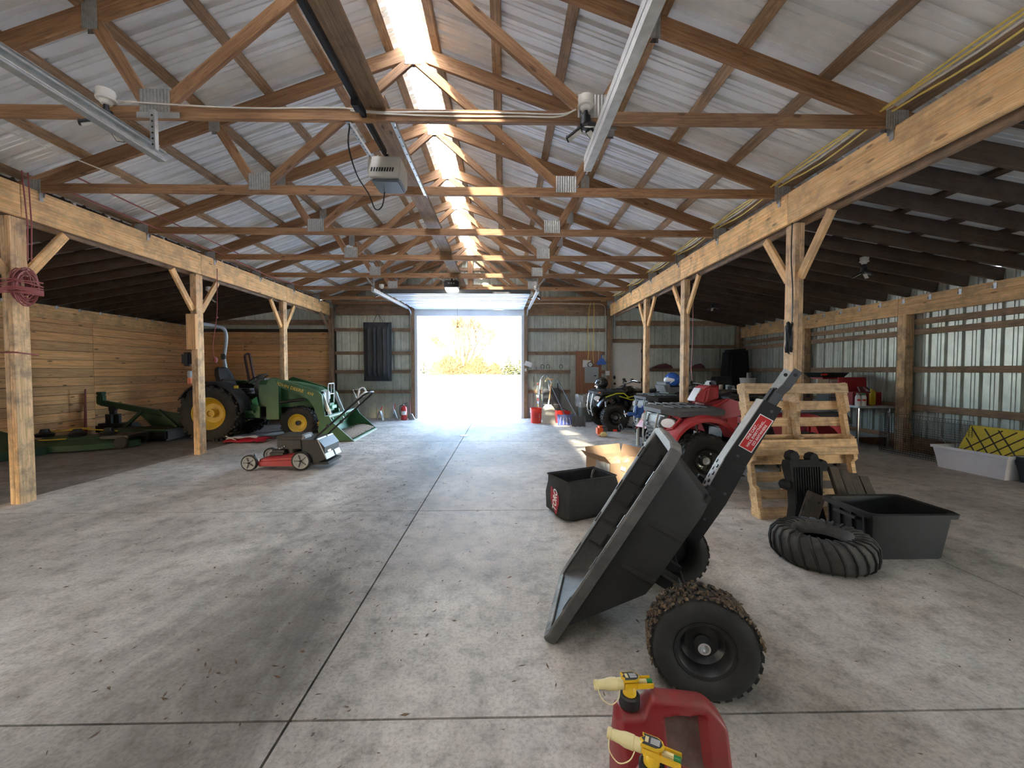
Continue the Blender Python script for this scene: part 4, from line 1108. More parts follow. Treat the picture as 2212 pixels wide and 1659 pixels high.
for k, (dx, dy) in enumerate(((0, 0), (.075, .01), (.15, .03), (.235, .05))):
    oldboard((2.82 + dx * 1.30, 3.16 + dy, .03), (2.84 + dx * 1.25, 3.40 + dy * .6, .47 - k * .03), .085, .035, ('leftmost', 'second from left', 'third from left', 'rightmost')[k] + ' of the four dark boards leaning on the right of the pallet')
# ---------------------------------------------------------------- loose tyre
ty = thing('loose_tyre', 'worn ribbed quad-bike tyre lying flat by the black tub', 'tyre', (2.195, 2.70, 0), 0)
b = MB(); pr = [(.135, .075), (.150, .03), (.20, .004), (.262, .010), (.293, .045), (.300, .10), (.293, .16), (.262, .197), (.20, .206), (.150, .178), (.135, .13), (.150, .13), (.205, .185), (.27, .15), (.27, .06), (.205, .02), (.150, .075)]
b.lathe(pr, n=48, closed=True); b.obj('carcass', plain('old_tyre', (.04, .038, .034), .8, 0, .3, 12, .9, (.17, .15, .12), bmp=.3), ty, sharp=50)
for k in range(26):
    a0 = 2 * PI * k / 26; pts_ = []
    for (r_, z_, da) in ((.175, .203, -.20), (.215, .211, -.14), (.262, .200, -.07), (.297, .160, 0), (.305, .10, .08), (.297, .045, .12), (.265, .010, .16)):
        pts_.append((r_ * math.cos(a0 + da), r_ * math.sin(a0 + da), z_))
    MB().tube(pts_, [.004, .007, .008, .009, .009, .008, .006], 5).obj('lug', M['rubber'], ty)
# ---------------------------------------------------------------- black storage tub
bt = thing('storage_tub', 'large open black tub on the floor right of the loose tyre', 'tub', (2.80, 2.86, 0), 0.0)
def rr(w, d, z, c=.05):
    return [(-w + c, -d, z), (w - c, -d, z), (w - c * .3, -d + c * .3, z), (w, -d + c, z), (w, d - c, z), (w - c * .3, d - c * .3, z), (w - c, d, z), (-w + c, d, z), (-w + c * .3, d - c * .3, z), (-w, d - c, z), (-w, -d + c, z), (-w + c * .3, -d + c * .3, z)]
b = MB(); b.loft([rr(.26, .175, 0), rr(.285, .20, .24), rr(.29, .205, .29), rr(.315, .228, .295), rr(.318, .232, .325), rr(.305, .222, .332), rr(.28, .196, .325), rr(.255, .17, .015)])
b.obj('tub_body', 'black', bt, sharp=35)
for yy in (-.14, -.04, .06, .16): MB().box((-.287, yy, .19), (.012, .012, .20), rot=(0, -.08, 0)).obj('side_rib', 'black', bt)
MB().box((-.305, 0, .262), (.03, .20, .02), bev=.006).obj('grip', 'black', bt)
for xx in (): MB().box((xx, -.203, .19), (.012, .01, .20), rot=(.08, 0, 0)).obj('side_rib', 'black', bt)
# ---------------------------------------------------------------- quad bikes
GL = plain('headlight_glass', (.75, .76, .78), .15, 0, 0, 6, 0, spec=.8)
MB_RED = plain('quad_red', (0.36, 0.010, 0.016), .5, 0, .08, 8, .15)
MB_BLK = plain('quad_gloss_black', (0.012, 0.012, 0.014), .18, 0, .1, 8, .1, coat=.5)
SEAT = plain('seat_vinyl', (.015, .015, .017), .38)
def quad(lab, loc, rz, bm_, rackm, pod=True, extra=None, grp='quad bikes parked in the right aisle'):
    t = thing('quad_bike', lab, 'quad bike', loc, rz, grp)
    for x in (.62, -.62):
        for s in (-1, 1):
            w = wheel(t, (x, s * .45, .295), r=.295, w=.20, rim=.155, side=s, lugs=16, style='knob', hub='chrome', hubr=.045, dish=.05, rimmat=MB_BLK)
            for k in range(4):
                a = k * PI / 2 + .6
                MB().cyl((.095 * math.cos(a), s * .045, .095 * math.sin(a)), (.095 * math.cos(a), s * .062, .095 * math.sin(a)), .010, n=8).obj('wheel_nut', 'chrome', w)
    # chassis and engine
    b = MB(); b.box((0, 0, .42), (1.1, .26, .16), bev=.02); b.box((-.05, 0, .52), (.5, .34, .22), bev=.03); b.cyl((.62, -.36, .30), (.62, .36, .30), .02).cyl((-.62, -.36, .30), (-.62, .36, .30), .025)
    for s in (-1, 1): b.tube([(.55, s * .12, .34), (.62, s * .34, .30)], .016, 6).tube([(.70, s * .12, .40), (.64, s * .34, .34)], .014, 6)
    b.obj('frame', 'steelblack', t)
    for x in (.58, -.56):
        for s in (-1, 1):
            c = MB(); c.tube([(x + .02, s * .30, .36), (x - .02, s * .20, .72)], .016, 8)
            c.lathe([(.038, 0), (.038, .16), (.02, .17)], (x + .01, s * .265, .44), n=12)
            c.obj('shock', 'chrome', t)
    # footwells
    for s in (-1, 1):
        f = MB(); f.box((0, s * .38, .30), (.66, .24, .03), bev=.01); f.bar((.30, s * .38, .30), (.42, s * .40, .52), .22, .02); f.bar((-.28, s * .38, .30), (-.36, s * .42, .48), .22, .02); f.obj('footwell', 'black', t)
    # fenders: arcs over each wheel
    for x, a0, a1 in ((.62, .50, 2.75), (-.62, .35, 3.0)):
        for s in (-1, 1):
            g = []; n = 11
            for k in range(n):
                a = a0 + (a1 - a0) * k / (n - 1); R_ = .405 + .05 * math.sin(a) ** 2
                px_, pz = x + R_ * 1.08 * math.cos(a), .30 + R_ * math.sin(a) + .03
                lip = .045
                g.append([(px_, s * .20, pz + .03), (px_, s * .34, pz + .035), (px_, s * .50, pz + .02), (px_ - .01 * math.cos(a), s * .545, pz - .005), (px_ - .03 * math.cos(a), s * .55, pz - lip * math.sin(a) - .004)])
            fm = MB(); fm.sheet(g, .006); fm.obj('fender', bm_, t, sharp=50)
    # nose, grille, bumper
    b = MB(); b.loft([[(.98, -.20, .50), (.98, .20, .50), (.90, .26, .50), (.90, -.26, .50)], [(1.03, -.24, .66), (1.03, .24, .66), (.88, .34, .66), (.88, -.34, .66)], [(1.00, -.27, .78), (1.00, .27, .78), (.80, .38, .78), (.80, -.38, .78)]]); bmesh.ops.bevel(b.bm, geom=list(b.bm.edges), offset=.015, segments=2, affect='EDGES')
    b.obj('nose_cowl', rackm, t)
    for k in range(4): MB().box((1.02, 0, .54 + k * .045), (.02, .30, .014)).obj('grille_bar', 'black', t)
    for s in (-1, 1):
        h = MB(); h.lathe([(0, .0), (.07, .0), (.075, -.03), (.05, -.06)], (0, 0, 0), axis='X', n=18); ho = h.obj('headlight', GL, t); ho.location = (.985, s * .335, .70); ho.rotation_euler = (0, 0, s * .75); ho.scale = (1, 1.15, .75)
        e = MB(); e.tube([(.99, s * .26, .60), (.96, s * .42, .66), (.90, s * .46, .76), (.93, s * .30, .80)], .022, 6, closed=True); e.obj('headlight_surround', bm_, t)
        MB().tube([(1.02, s * .14, .30), (1.07, s * .15, .50), (1.02, s * .17, .80)], .014, 8, smooth=3).obj('bumper_bar', 'galv', t)
    MB().tube([(1.0, -.2, .34), (1.06, -.1, .40), (1.06, .1, .40), (1.0, .2, .34)], .014, 8, smooth=3).obj('bumper_bar', 'steelblack', t)
    # front rack cover
    b = MB(); b.loft([[(1.02, -.24, .80), (1.02, .24, .80), (.90, .44, .78), (.38, .47, .80), (.34, .18, .82), (.34, -.18, .82), (.38, -.47, .80), (.90, -.44, .78)],
                      [(1.03, -.24, .85), (1.03, .24, .85), (.90, .45, .845), (.38, .48, .855), (.34, .18, .87), (.34, -.18, .87), (.38, -.48, .855), (.90, -.45, .845)],
                      [(.98, -.20, .875), (.98, .20, .875), (.86, .40, .87), (.42, .43, .88), (.38, .18, .89), (.38, -.18, .89), (.42, -.43, .88), (.86, -.40, .87)]]); b.obj('front_rack', rackm, t, sharp=30)
    for k in range(5):
        for s in (-1, 1): MB().box((.50 + k * .10, s * .22, .884), (.045, .26, .008)).obj('rack_slot', 'black', t)
    # tank and side panels, seat
    b = MB(); b.loft([[(.42, -.20, .70), (.42, .20, .70), (.44, .12, .90), (.44, -.12, .90)], [(.22, -.26, .62), (.22, .26, .62), (.22, .20, .96), (.22, -.20, .96)], [(.02, -.20, .60), (.02, .20, .60), (.0, .15, .93), (.0, -.15, .93)]]); bmesh.ops.bevel(b.bm, geom=list(b.bm.edges), offset=.03, segments=2, affect='EDGES'); b.obj('tank_cover', bm_, t)
    for s in (-1, 1):
        b = MB(); b.prism([(.50, .82), (.20, .98), (-.05, .90), (-.10, .80), (.12, .78), (.35, .70)], s * .17, s * .27); bmesh.ops.bevel(b.bm, geom=list(b.bm.edges), offset=.02, segments=2, affect='EDGES'); b.obj('side_wing', bm_, t)
    b = MB(); secs = []
    for x, w, z0, z1 in ((.06, .10, .76, .86), (-.05, .15, .74, .84), (-.25, .19, .74, .85), (-.45, .19, .76, .89), (-.62, .17, .78, .92), (-.70, .12, .80, .90)):
        secs.append([(x, -w, z0), (x, w, z0), (x, w * 1.02, (z0 + z1) / 2 + .01), (x, w * .7, z1), (x, -w * .7, z1), (x, -w * 1.02, (z0 + z1) / 2 + .01)])
    b.loft(secs); b.obj('seat', SEAT, t, sharp=50)
    b = MB(); b.loft([[(-.40, -.44, .80), (-.40, .44, .80), (-1.0, .40, .82), (-1.0, -.40, .82)], [(-.42, -.43, .86), (-.42, .43, .86), (-.98, .39, .87), (-.98, -.39, .87)]]); bmesh.ops.bevel(b.bm, geom=list(b.bm.edges), offset=.015, segments=1, affect='EDGES'); b.obj('rear_rack', rackm, t)
    # steering
    b = MB(); b.tube([(.36, 0, .80), (.22, 0, 1.02)], .025, 8); b.obj('steering_column', 'steelblack', t)
    b = MB(); b.tube([(.06, -.42, 1.05), (.14, -.30, 1.07), (.24, -.12, 1.02), (.25, 0, 1.01), (.24, .12, 1.02), (.14, .30, 1.07), (.06, .42, 1.05)], .013, 8, smooth=4); b.obj('handlebar', 'steelblack', t)
    for s in (-1, 1):
        MB().cyl((.13, s * .31, 1.068), (.055, s * .43, 1.05), .019, n=12).obj('grip', 'rubber', t)
        MB().tube([(.19, s * .27, 1.09), (.15, s * .38, 1.085), (.12, s * .46, 1.07)], .008, 6, smooth=3).obj('brake_lever', 'chrome', t)
        MB().box((.17, s * .26, 1.10), (.06, .07, .06), bev=.01).obj('control_box', 'steelblack', t)
    if pod:
        b = MB(); b.loft([[(.52, -.10, .93), (.52, .10, .93), (.50, .10, 1.0), (.50, -.10, 1.0)], [(.44, -.17, .91), (.44, .17, .91), (.38, .15, 1.12), (.38, -.15, 1.12)], [(.24, -.15, .96), (.24, .15, .96), (.22, .11, 1.13), (.22, -.11, 1.13)]]); bmesh.ops.bevel(b.bm, geom=list(b.bm.edges), offset=.02, segments=2, affect='EDGES'); b.obj('headlight_pod', bm_, t)
        b = MB(); b.bar((.525, 0, .935), (.435, 0, 1.09), .16, .016, bev=.004); b.obj('pod_lens', GL, t)
        MB().box((.27, 0, 1.15), (.09, .12, .06), bev=.015).obj('gauge', 'steelblack', t)
    return t
q1 = quad('red quad bike with grey rack covers behind the dump cart', (2.84, 4.97, 0), R(184), MB_RED, M['greydark'])
q2 = quad('glossy black quad bike with yellow stripes by the white door', (3.00, 9.14, 0), R(183), MB_BLK, M['black'], pod=False)
q3 = quad('black quad bike carrying a blue helmet, between two posts', (3.45, 7.25, 0), R(186), MB_BLK, M['black'], pod=False)
# yellow graphics on the near flank of the second bike (its left side looks to the camera)
YG = plain('stripe_yellow', (.62, .66, .05), .4)
for pts_ in (((.86, .72), (.62, .80), (.46, .80), (.36, .72)), ((.56, .74), (.42, .70), (.24, .74), (-.05, .70)), ((.42, .70), (.30, .66), (.20, .68))):
    g = MB()
    for a, b_ in zip(pts_[:-1], pts_[1:]): g.bar((a[0], .553, a[1] + .02), (b_[0], .553, b_[1] + .02), .004, .022, up=(0, 0, 1))
    g.obj('stripe', YG, q2)
MB().box((.16, .48, .75), (.36, .10, .16), bev=.02).obj('flank_panel', MB_BLK, q2)
tx = text('lettering', 'RANGE', .075, 'tag', q2, (.06, .535, .79), (R(90), 0, R(180)), ext=.001); tx.data.materials[0] = M['spoutpale']
tx = text('lettering', 'POWER', .075, 'tag', q2, (.0, .535, .72), (R(90), 0, R(180)), ext=.001); tx.data.materials[0] = M['spoutpale']
MB().box((.92, .40, .83), (.09, .01, .03)).obj('marker_lamp', plain('marker_orange', (.85, .18, .03), .3), q2)
# helmets and the seat bag
def helmet(lab, loc, rz, mat, visor, s=1.0):
    t = thing('helmet', lab, 'helmet', loc, rz, 'riding helmets')
    b = MB(); b.ball((0, 0, .135), (.15, .122, .135), 22, 14)
    b.box((.085, 0, .06), (.14, .17, .10), bev=.04); o = b.obj('shell', mat, t, sharp=60)
    v = MB(); v.ball((.018, 0, .135), (.145, .119, .085), 20, 10); v.obj('visor', visor, t, sharp=60)
    for k in (-1, 1): MB().bar((-.02, k * .118, .16), (.13, k * .085, .075), .006, .012).obj('trim_line', 'tag', t)
    MB().lathe([(.10, 0), (.115, .012), (.10, .03)], (0, 0, 0), n=20).obj('neck_roll', 'black', t)
    return t
helmet('glossy black helmet standing on the front rack of the black quad', (2.22, 9.10, .893), R(150), MB_BLK, MB_BLK)
helmet('blue helmet standing on a grey pad on the middle quad', (3.07, 7.28, 1.005), R(200), plain('helmet_blue', (.03, .13, .50), .22, coat=.5), GL)
cu = thing('seat_pad', 'folded grey padded seat cushion under the blue helmet', 'cushion', (3.10, 7.27, .895), R(190))
GP = plain('pad_grey', (.17, .18, .19), .6, 0, .1, 8, .3)
b = MB(); b.box((0, 0, .045), (.46, .36, .09), bev=.035); b.obj('pad', GP, cu)
b = MB(); b.box((.22, 0, .11), (.11, .38, .21), rot=(0, .35, 0), bev=.045); b.obj('bolster', GP, cu)
b = MB(); b.box((-.17, 0, .09), (.14, .34, .10), rot=(0, -.3, 0), bev=.04); b.obj('bolster', GP, cu)
# ---------------------------------------------------------------- tractor with loader
tr = thing('tractor', 'green compact tractor with front loader and yellow wheel rims', 'tractor', (-5.47, 8.10, 0), R(3))
GR = M['green']; YE = M['yellow']
for s in (-1, 1):
    wheel(tr, (0, s * .50, .515), r=.515, w=.31, rim=.29, side=s, lugs=16, style='ag', rimmat=YE, hub='yellow', hubr=.08, dish=.12)
    wheel(tr, (1.52, s * .42, .31), r=.31, w=.20, rim=.165, side=s, lugs=14, style='ag', rimmat=YE, hub='black', hubr=.045, dish=.05)
b = MB(); b.box((.1, 0, .50), (.7, .36, .34), bev=.03); b.box((.85, 0, .46), (1.3, .24, .22), bev=.02); b.cyl((1.52, -.34, .31), (1.52, .34, .31), .045); b.cyl((0, -.4, .515), (0, .4, .515), .08); b.box((1.35, 0, .50), (.7, .34, .18), bev=.02)
b.obj('chassis', 'steelblack', tr)
# hood
b = MB(); secs = []
for x, w, z0, zt in ((.70, .26, .62, 1.14), (1.0, .27, .60, 1.13), (1.4, .26, .60, 1.08), (1.72, .25, .58, 1.00), (1.84, .22, .60, .93)):
    secs.append([(x, -w, z0), (x, -w, zt - .10), (x, -w * .72, zt - .02), (x, 0, zt), (x, w * .72, zt - .02), (x, w, zt - .10), (x, w, z0)])
b.loft(secs); b.obj('bonnet', GR, tr, sharp=40)
b = MB(); b.box((1.865, 0, .77), (.03, .34, .26), bev=.01); b.obj('grille', 'steelblack', tr)
for s in (-1, 1): MB().box((1.885, s * .11, .80), (.02, .10, .15), bev=.008).obj('headlamp', GL, tr)
b = MB(); b.box((.42, 0, .52), (.5, .80, .05), bev=.01); b.obj('floor_plate', GR, tr)
for s in (-1, 1):
    g = []
    for k in range(9):
        a = .05 + 2.6 * k / 8; r_ = .60
        g.append([(r_ * math.cos(a), s * .30, .515 + r_ * math.sin(a) - .12 * (math.sin(a) > .9) * 0), (r_ * math.cos(a), s * .45, .515 + r_ * math.sin(a)), (r_ * math.cos(a), s * .62, .505 + r_ * math.sin(a)), (r_ * .97 * math.cos(a), s * .64, .48 + r_ * .98 * math.sin(a))])
    f = MB(); f.sheet(g, .008); f.obj('rear_fender', GR if s > 0 else M['black'], tr, sharp=50)
    b = MB(); b.prism([(.30, .40), (.75, .40), (.75, .62), (.45, .70), (.34, .95), (.22, .95)], s * .30, s * .34); b.obj('side_plate', GR, tr)
MB().box((.40, -.46, 1.0), (.07, .03, .05)).obj('lever', 'yellow', tr)
b = MB(); b.prism([(.60, .52), (.72, .52), (.66, .80), (.57, .74)], -.28, -.25); b.obj('bright_side_panel', plain('light_green', (.12, .42, .2), .4), tr)
# seat
b = MB(); b.box((.20, 0, .90), (.46, .46, .11), bev=.045); b.obj('seat_cushion', SEAT, tr)
b = MB(); secs = []
for z, w, x, d in ((.92, .20, -.02, .09), (1.05, .23, -.07, .10), (1.22, .22, -.12, .09), (1.34, .17, -.15, .07), (1.38, .10, -.16, .04)):
    secs.append([(x - d / 2, -w * .8, z), (x + d / 2 + .02, -w, z), (x + d / 2, -w * .5, z), (x + d / 2, w * .5, z), (x + d / 2 + .02, w, z), (x - d / 2, w * .8, z)])
b.loft(secs); b.obj('backrest', SEAT, tr, sharp=60)
MB().tube([(.0, -.24, .96), (.02, -.27, 1.12), (.12, -.27, 1.14), (.28, -.26, 1.13)], .02, 8, smooth=3).obj('armrest', SEAT, tr)
MB().box((.30, -.22, .78), (.16, .03, .11), bev=.01).obj('lever_panel', 'greymid', tr)
for k in range(3): MB().tube([(.36 + k * .06, -.22, .70), (.42 + k * .07, -.26, .90)], .007, 6).obj('control_lever', 'steelblack', tr)
# steering wheel, dash
b = MB(); b.lathe([(.185, 0), (.197, .012), (.185, .024), (.173, .012)], n=28, closed=True); so = b.obj('steering_wheel', 'steelblack', tr); so.location = (.56, 0, 1.14); so.rotation_euler = (0, -.5, 0)
for k in range(3):
    a = k * 2.1; MB().bar((0, 0, .0), (.18 * math.cos(a), .18 * math.sin(a), .012), .022, .01).obj('wheel_spoke', 'steelblack', so)
b = MB(); b.prism([(.62, .60), (.74, .60), (.76, 1.16), (.62, 1.12), (.56, 1.0)], -.17, .17); b.obj('dashboard', 'black', tr)
MB().tube([(.72, 0, 1.0), (.57, 0, 1.13)], .025, 8).obj('steering_column', 'steelblack', tr)
# roll bar
RB = plain('rollbar_grey', (.30, .33, .35), .45, .2)
for sg in (-1, 1):
    MB().tube([(-.22, sg * .44, .80), (-.30, sg * .44, 1.20), (-.36, sg * .44, 1.58)], .034, 8, smooth=2).obj('rollbar_post', RB, tr)
    MB().box((-.36, sg * .43, 1.60), (.08, .07, .12), bev=.01).obj('rollbar_hinge', 'steelblack', tr)
MB().tube([(-.36, -.44, 1.58), (-.31, -.44, 1.90), (-.30, -.42, 2.10), (-.30, -.30, 2.19), (-.30, 0, 2.20), (-.30, .30, 2.19), (-.30, .42, 2.10), (-.31, .44, 1.90), (-.36, .44, 1.58)], .034, 8, smooth=3).obj('rollbar_hoop', RB, tr)
for sg in (-1, 1):
    l_ = MB(); l_.box((-.36, sg * .54, 1.24), (.05, .10, .12), bev=.01); l_.obj('lamp_housing', 'greymid', tr)
    MB().box((-.36, sg * .54, 1.12), (.055, .10, .11), bev=.01).obj('orange_lamp', plain('lamp_orange', (.8, .22, .08), .35), tr)
MB().box((-.46, -.46, 1.52), (.16, .14, .26), bev=.04).obj('tool_bag', 'black', tr)
MB().tube([(-.45, -.30, .50), (-.6, -.2, .42), (-.68, .1, .40)], .03, 8).tube([(-.45, .30, .50), (-.6, .25, .42), (-.68, .1, .40)], .03, 8).obj('hitch_arm', 'steelblack', tr)
# loader
for s in (-1, 1):
    y = s * .40
    b = MB(); b.prism([(.93, .38), (1.16, .38), (1.16, 1.02), (1.10, 1.13), (.98, 1.13), (.93, 1.02)], y - .05, y + .05); b.obj('loader_mast', GR, tr)
    b = MB(); b.prism([(.98, 1.15), (1.06, 1.18), (1.85, .93), (1.95, .84), (2.00, .35), (2.04, .12), (1.96, .10), (1.80, .62), (1.70, .76), (1.50, .86), (1.02, 1.05)], y - .035, y + .035); bmesh.ops.bevel(b.bm, geom=list(b.bm.edges), offset=.008, segments=1, affect='EDGES'); ao = b.obj('loader_arm', GR, tr)
    MB().cyl((1.16, y, .70), (1.62, y, .76), .028, n=12).obj('lift_cylinder', 'steelblack', tr)
    MB().cyl((1.90, y - .05 * s, .82), (2.02, y - .05 * s, .52), .026, n=10).cyl((2.02, y - .05 * s, .52), (2.10, y - .05 * s, .25), .014, n=8).obj('bucket_cylinder', 'chrome', tr)
    MB().bar((1.93, y - s * .045, .86), (2.12, y - s * .045, .36), .012, .035).obj('linkage_bar', 'galv', tr)
    if s < 0:
        ang = math.atan2(-.25, .79)
        for s_, x_, z_, sz in (('JOHN DEERE', 1.37, .985, .085), ('410', 1.74, .865, .075)):
            o = text('lettering', s_, sz, 'yellow', tr, (x_, y - .0365, z_), (R(90), 0, 0), ext=.001, bold=.0015, sx=1.05)
            o.rotation_euler = (R(90), -ang, 0)
b = MB(); b.box((1.98, 0, .58), (.10, .34, .16), bev=.05); b.obj('front_weight', plain('pale_green', (.16, .42, .27), .4, 0, .05), tr)
b = MB(); b.cyl((1.98, -.40, .30), (1.98, .40, .30), .035); b.obj('cross_tube', GR, tr)
g = MB(); P_ = [(1.96, -.16, .66), (1.97, -.16, 1.02), (1.97, -.13, 1.05), (1.97, .13, 1.05), (1.97, .16, 1.02), (1.96, .16, .66)]
g.tube(P_, .012, 8); g.tube([(1.965, -.16, .84), (1.965, .16, .84)], .010, 6); g.tube([(1.97, .0, .84), (1.97, 0, 1.05)], .008, 6); g.obj('brush_guard', 'white', tr)
# bucket with debris
bk_ = bpy.data.objects.new('bucket', None); COL.objects.link(bk_); bk_.parent = tr; bk_.location = (2.02, 0, 0)
prof = [(.18, .46), (.10, .46), (.03, .36), (.0, .20), (.04, .08), (.14, .02), (.62, .012), (.62, .03), (.16, .04), (.07, .10), (.035, .20), (.06, .34), (.12, .43), (.18, .43)]
b = MB(); b.prism(prof, -.80, .82); b.obj('bucket_shell', GR, bk_, sharp=40)
for s, y in ((-1, -.80), (1, .82)):
    b = MB(); b.prism([(.0, .20), (.03, .38), (.10, .47), (.20, .47), (.26, .36), (.60, .04), (.64, .01), (.14, .01), (.04, .08)], y - .012, y + .012); b.obj('bucket_side', GR, bk_)
MB().box((.155, .01, .468), (.09, 1.62, .014)).obj('top_lip', plain('lit_green_lip', (.30, .45, .40), .4, .2, .1), bk_)  # brightly lit top edge painted as a paler green
MB().box((.60, .01, .008), (.09, 1.62, .012)).obj('cutting_edge', 'galv', bk_)
random.seed(11); st = MB()
for k in range(700):
    x = random.uniform(.08, .58); y = random.uniform(-.76, .78); z = .045 + (1 - abs(x - .28) / .34) * .10 * random.random() 
    L = random.uniform(.02, .07); st.box((x, y, z), (L, .006, .005), rot=(random.uniform(-.4, .4), random.uniform(-.5, .5), random.uniform(0, PI)))
g_ = [[(.07 + .52 * i / 9, -.77 + 1.56 * j / 15, .035 + .085 * math.sin(PI * (i + .5) / 10) * (1 + .3 * pnoise(Vector((i, j, 0))))) for j in range(16)] for i in range(10)]
st.sheet(g_); o = st.obj('bucket_debris', plain('leaf_litter', (.24, .17, .11), .9, 0, .6, 60), bk_); o['kind'] = 'stuff'
# second machine behind the tractor: only its hoop and seat back show
zt = thing('ride_on_mower', 'ride-on mower with a dark roll hoop hidden behind the tractor', 'mower', (-6.10, 9.80, 0), R(40))
MB().tube([(.1, -.40, .5), (.0, -.40, 1.2), (-.06, -.38, 1.62), (-.06, -.25, 1.70), (-.06, .25, 1.70), (-.06, .38, 1.62), (.0, .40, 1.2), (.1, .40, .5)], .03, 8, smooth=2).obj('roll_hoop', plain('hoop_maroon', (.06, .02, .02), .5), zt)
b = MB(); b.box((.42, 0, .72), (.40, .46, .12), bev=.04); b.box((.22, 0, .98), (.12, .46, .48), rot=(0, -.15, 0), bev=.05); b.obj('seat', GP, zt)
b = MB(); b.box((.35, 0, .42), (1.3, .9, .24), bev=.05); b.obj('mower_body', 'black', zt)
for x, r_ in ((-.05, .26), (1.05, .16)):
    for s in (-1, 1): wheel(zt, (x, s * .52, r_ + .005), r=r_, w=.2 if x < .5 else .13, rim=r_ * .5, side=s, style='none', rimmat='steelblack', hubr=.03, dish=.03)
# ---------------------------------------------------------------- push mower
pm = thing('push_mower', 'red push mower with black engine and folded-back handle in front of the tractor', 'mower', (-2.96, 5.52, 0), R(180 + 1))
# local +x is the front (towards the left wall); the camera side is +y
RD = plain('mower_red', (.33, .012, .02), .32, 0, .1, 8, .2)
for x, r_ in ((.36, .105), (-.30, .125)):
    for s in (-1, 1):
        wo = wheel(pm, (x, s * .25, r_ + .002), r=r_, w=.05, rim=r_ * .74, side=s, style='none', rimmat='greymid', hub='steelblack', hubr=.014, dish=.006)
        for k in range(5):
            a = k * 2 * PI / 5; MB().bar((.02 * math.cos(a), s * .020, .02 * math.sin(a)), (r_ * .68 * math.cos(a), s * .020, r_ * .68 * math.sin(a)), .008, .016, up=(0, 1, 0)).obj('spoke', 'greydark', wo)
b = MB(); b.loft([[(.28, -.24, .05), (.28, .24, .05), (-.34, .25, .05), (-.34, -.25, .05)], [(.28, -.24, .13), (.28, .24, .13), (-.34, .25, .16), (-.34, -.25, .16)], [(.22, -.17, .16), (.22, .17, .16), (-.30, .18, .22), (-.30, -.18, .22)]]); bmesh.ops.bevel(b.bm, geom=list(b.bm.edges), offset=.02, segments=2, affect='EDGES'); b.obj('deck', RD, pm)
MB().box((.06, .05, .20), (.22, .22, .09), bev=.03).obj('belt_cover', 'black', pm)
b = MB(); b.box((-.10, 0, .33), (.34, .30, .14), bev=.02); b.box((-.11, 0, .42), (.36, .32, .05), bev=.02); b.cyl((-.10, 0, .20), (-.10, 0, .28), .10); b.obj('engine', 'black', pm)
b = MB(); b.box((-.11, 0, .447), (.30, .26, .012), bev=.004); b.obj('engine_cover', 'steelblack', pm)
MB().box((-.28, .05, .40), (.05, .20, .08), bev=.01).obj('pull_starter', 'greymid', pm)
for k in range(3): MB().ball((.02 - k * .03, .16, .27 + .015 * k), .012, 8, 6).obj('screw', 'chrome', pm)
MB().box((.30, .22, .17), (.015, .02, .10), rot=(0, .2, 0)).obj('height_lever', 'black', pm)
b = MB(); b.prism([(-.34, .10), (-.30, .40), (-.52, .40), (-.60, .30), (-.60, .14), (-.50, .10)], -.24, .24); b.obj('rear_bag', 'black', pm)
for y0, y1 in ((-.02, .245), (-.245, -.06)):
    b = MB(); b.bar((-.505, (y0 + y1) / 2, .415), (-.625, (y0 + y1) / 2, .14), abs(y1 - y0), .014, up=(1, 0, .3), bev=.004); b.obj('bag_panel', plain('bag_grey', (.52, .53, .55), .5), pm)
MB().bar((-.560, .10, .33), (-.598, .10, .22), .10, .022, up=(1, 0, .3)).obj('bag_label', 'spoutpale', pm)
MB().box((-.53, 0, .085), (.22, .46, .035), bev=.01).obj('bag_base', 'black', pm)
for s in (-1, 1):
    MB().tube([(-.28, s * .22, .20), (-.50, s * .215, .45), (-1.08, s * .19, .97)], .013, 8).obj('handle_tube', 'steelblack', pm)
    MB().ball((-.64, s * .225, .58), .025, 10, 6).obj('handle_knob', 'black', pm)
MB().tube([(-1.08, -.19, .97), (-1.13, -.1, 1.01), (-1.13, .1, 1.01), (-1.08, .19, .97)], .014, 8, smooth=3).obj('handle_grip', 'black', pm)
MB().box((-1.06, .06, .985), (.10, .16, .03), rot=(0, .7, 0), bev=.01).obj('control_plate', 'white', pm)
MB().tube([(-.92, -.16, .84), (-.84, -.16, 1.02), (-.90, -.05, 1.05), (-1.0, .05, 1.02), (-.98, .15, .9)], .006, 6, smooth=4).obj('bail_wire', 'chrome', pm)
MB().tube([(-1.0, .12, .94), (-1.02, .12, 1.06), (-1.07, .08, 1.07), (-1.09, .04, .98)], .011, 6, smooth=2).obj('drive_lever', 'white', pm)
# feed bag on the floor
fb = thing('feed_bag', 'crumpled red and white feed bag on the floor behind the push mower', 'bag', (-4.68, 7.42, 0), R(2))
g_ = [[(-.36 + .72 * i / 12, -.16 + .32 * j / 6, .025 + .05 * abs(pnoise(Vector((i * .6, j * .9, 4)))) + .05 * math.sin(PI * j / 6)) for j in range(7)] for i in range(13)]
b = MB(); b.sheet(g_, .01); b.obj('sack', plain('sack_red', (.42, .02, .04), .45, 0, .2, 8), fb, sharp=30)
g_ = [[(-.30 + .5 * i / 8, -.12 + .10 * j / 3 - .05 * (i == 0), .055 + .05 * abs(pnoise(Vector((i * .9, j * .9, 4)))) + .05 * math.sin(PI * (j + 1) / 6)) for j in range(4)] for i in range(9)]
b = MB(); b.sheet(g_, .004); b.obj('printed_band', plain('sack_white', (.6, .57, .55), .5), fb)
tag(MB().tube([(-5.05, 7.35, .12), (-4.95, 7.30, .10), (-4.82, 7.28, .06)], .008, 6).obj('white_stick', 'white'), 'thin white stick lying on the red feed bag', 'stick')
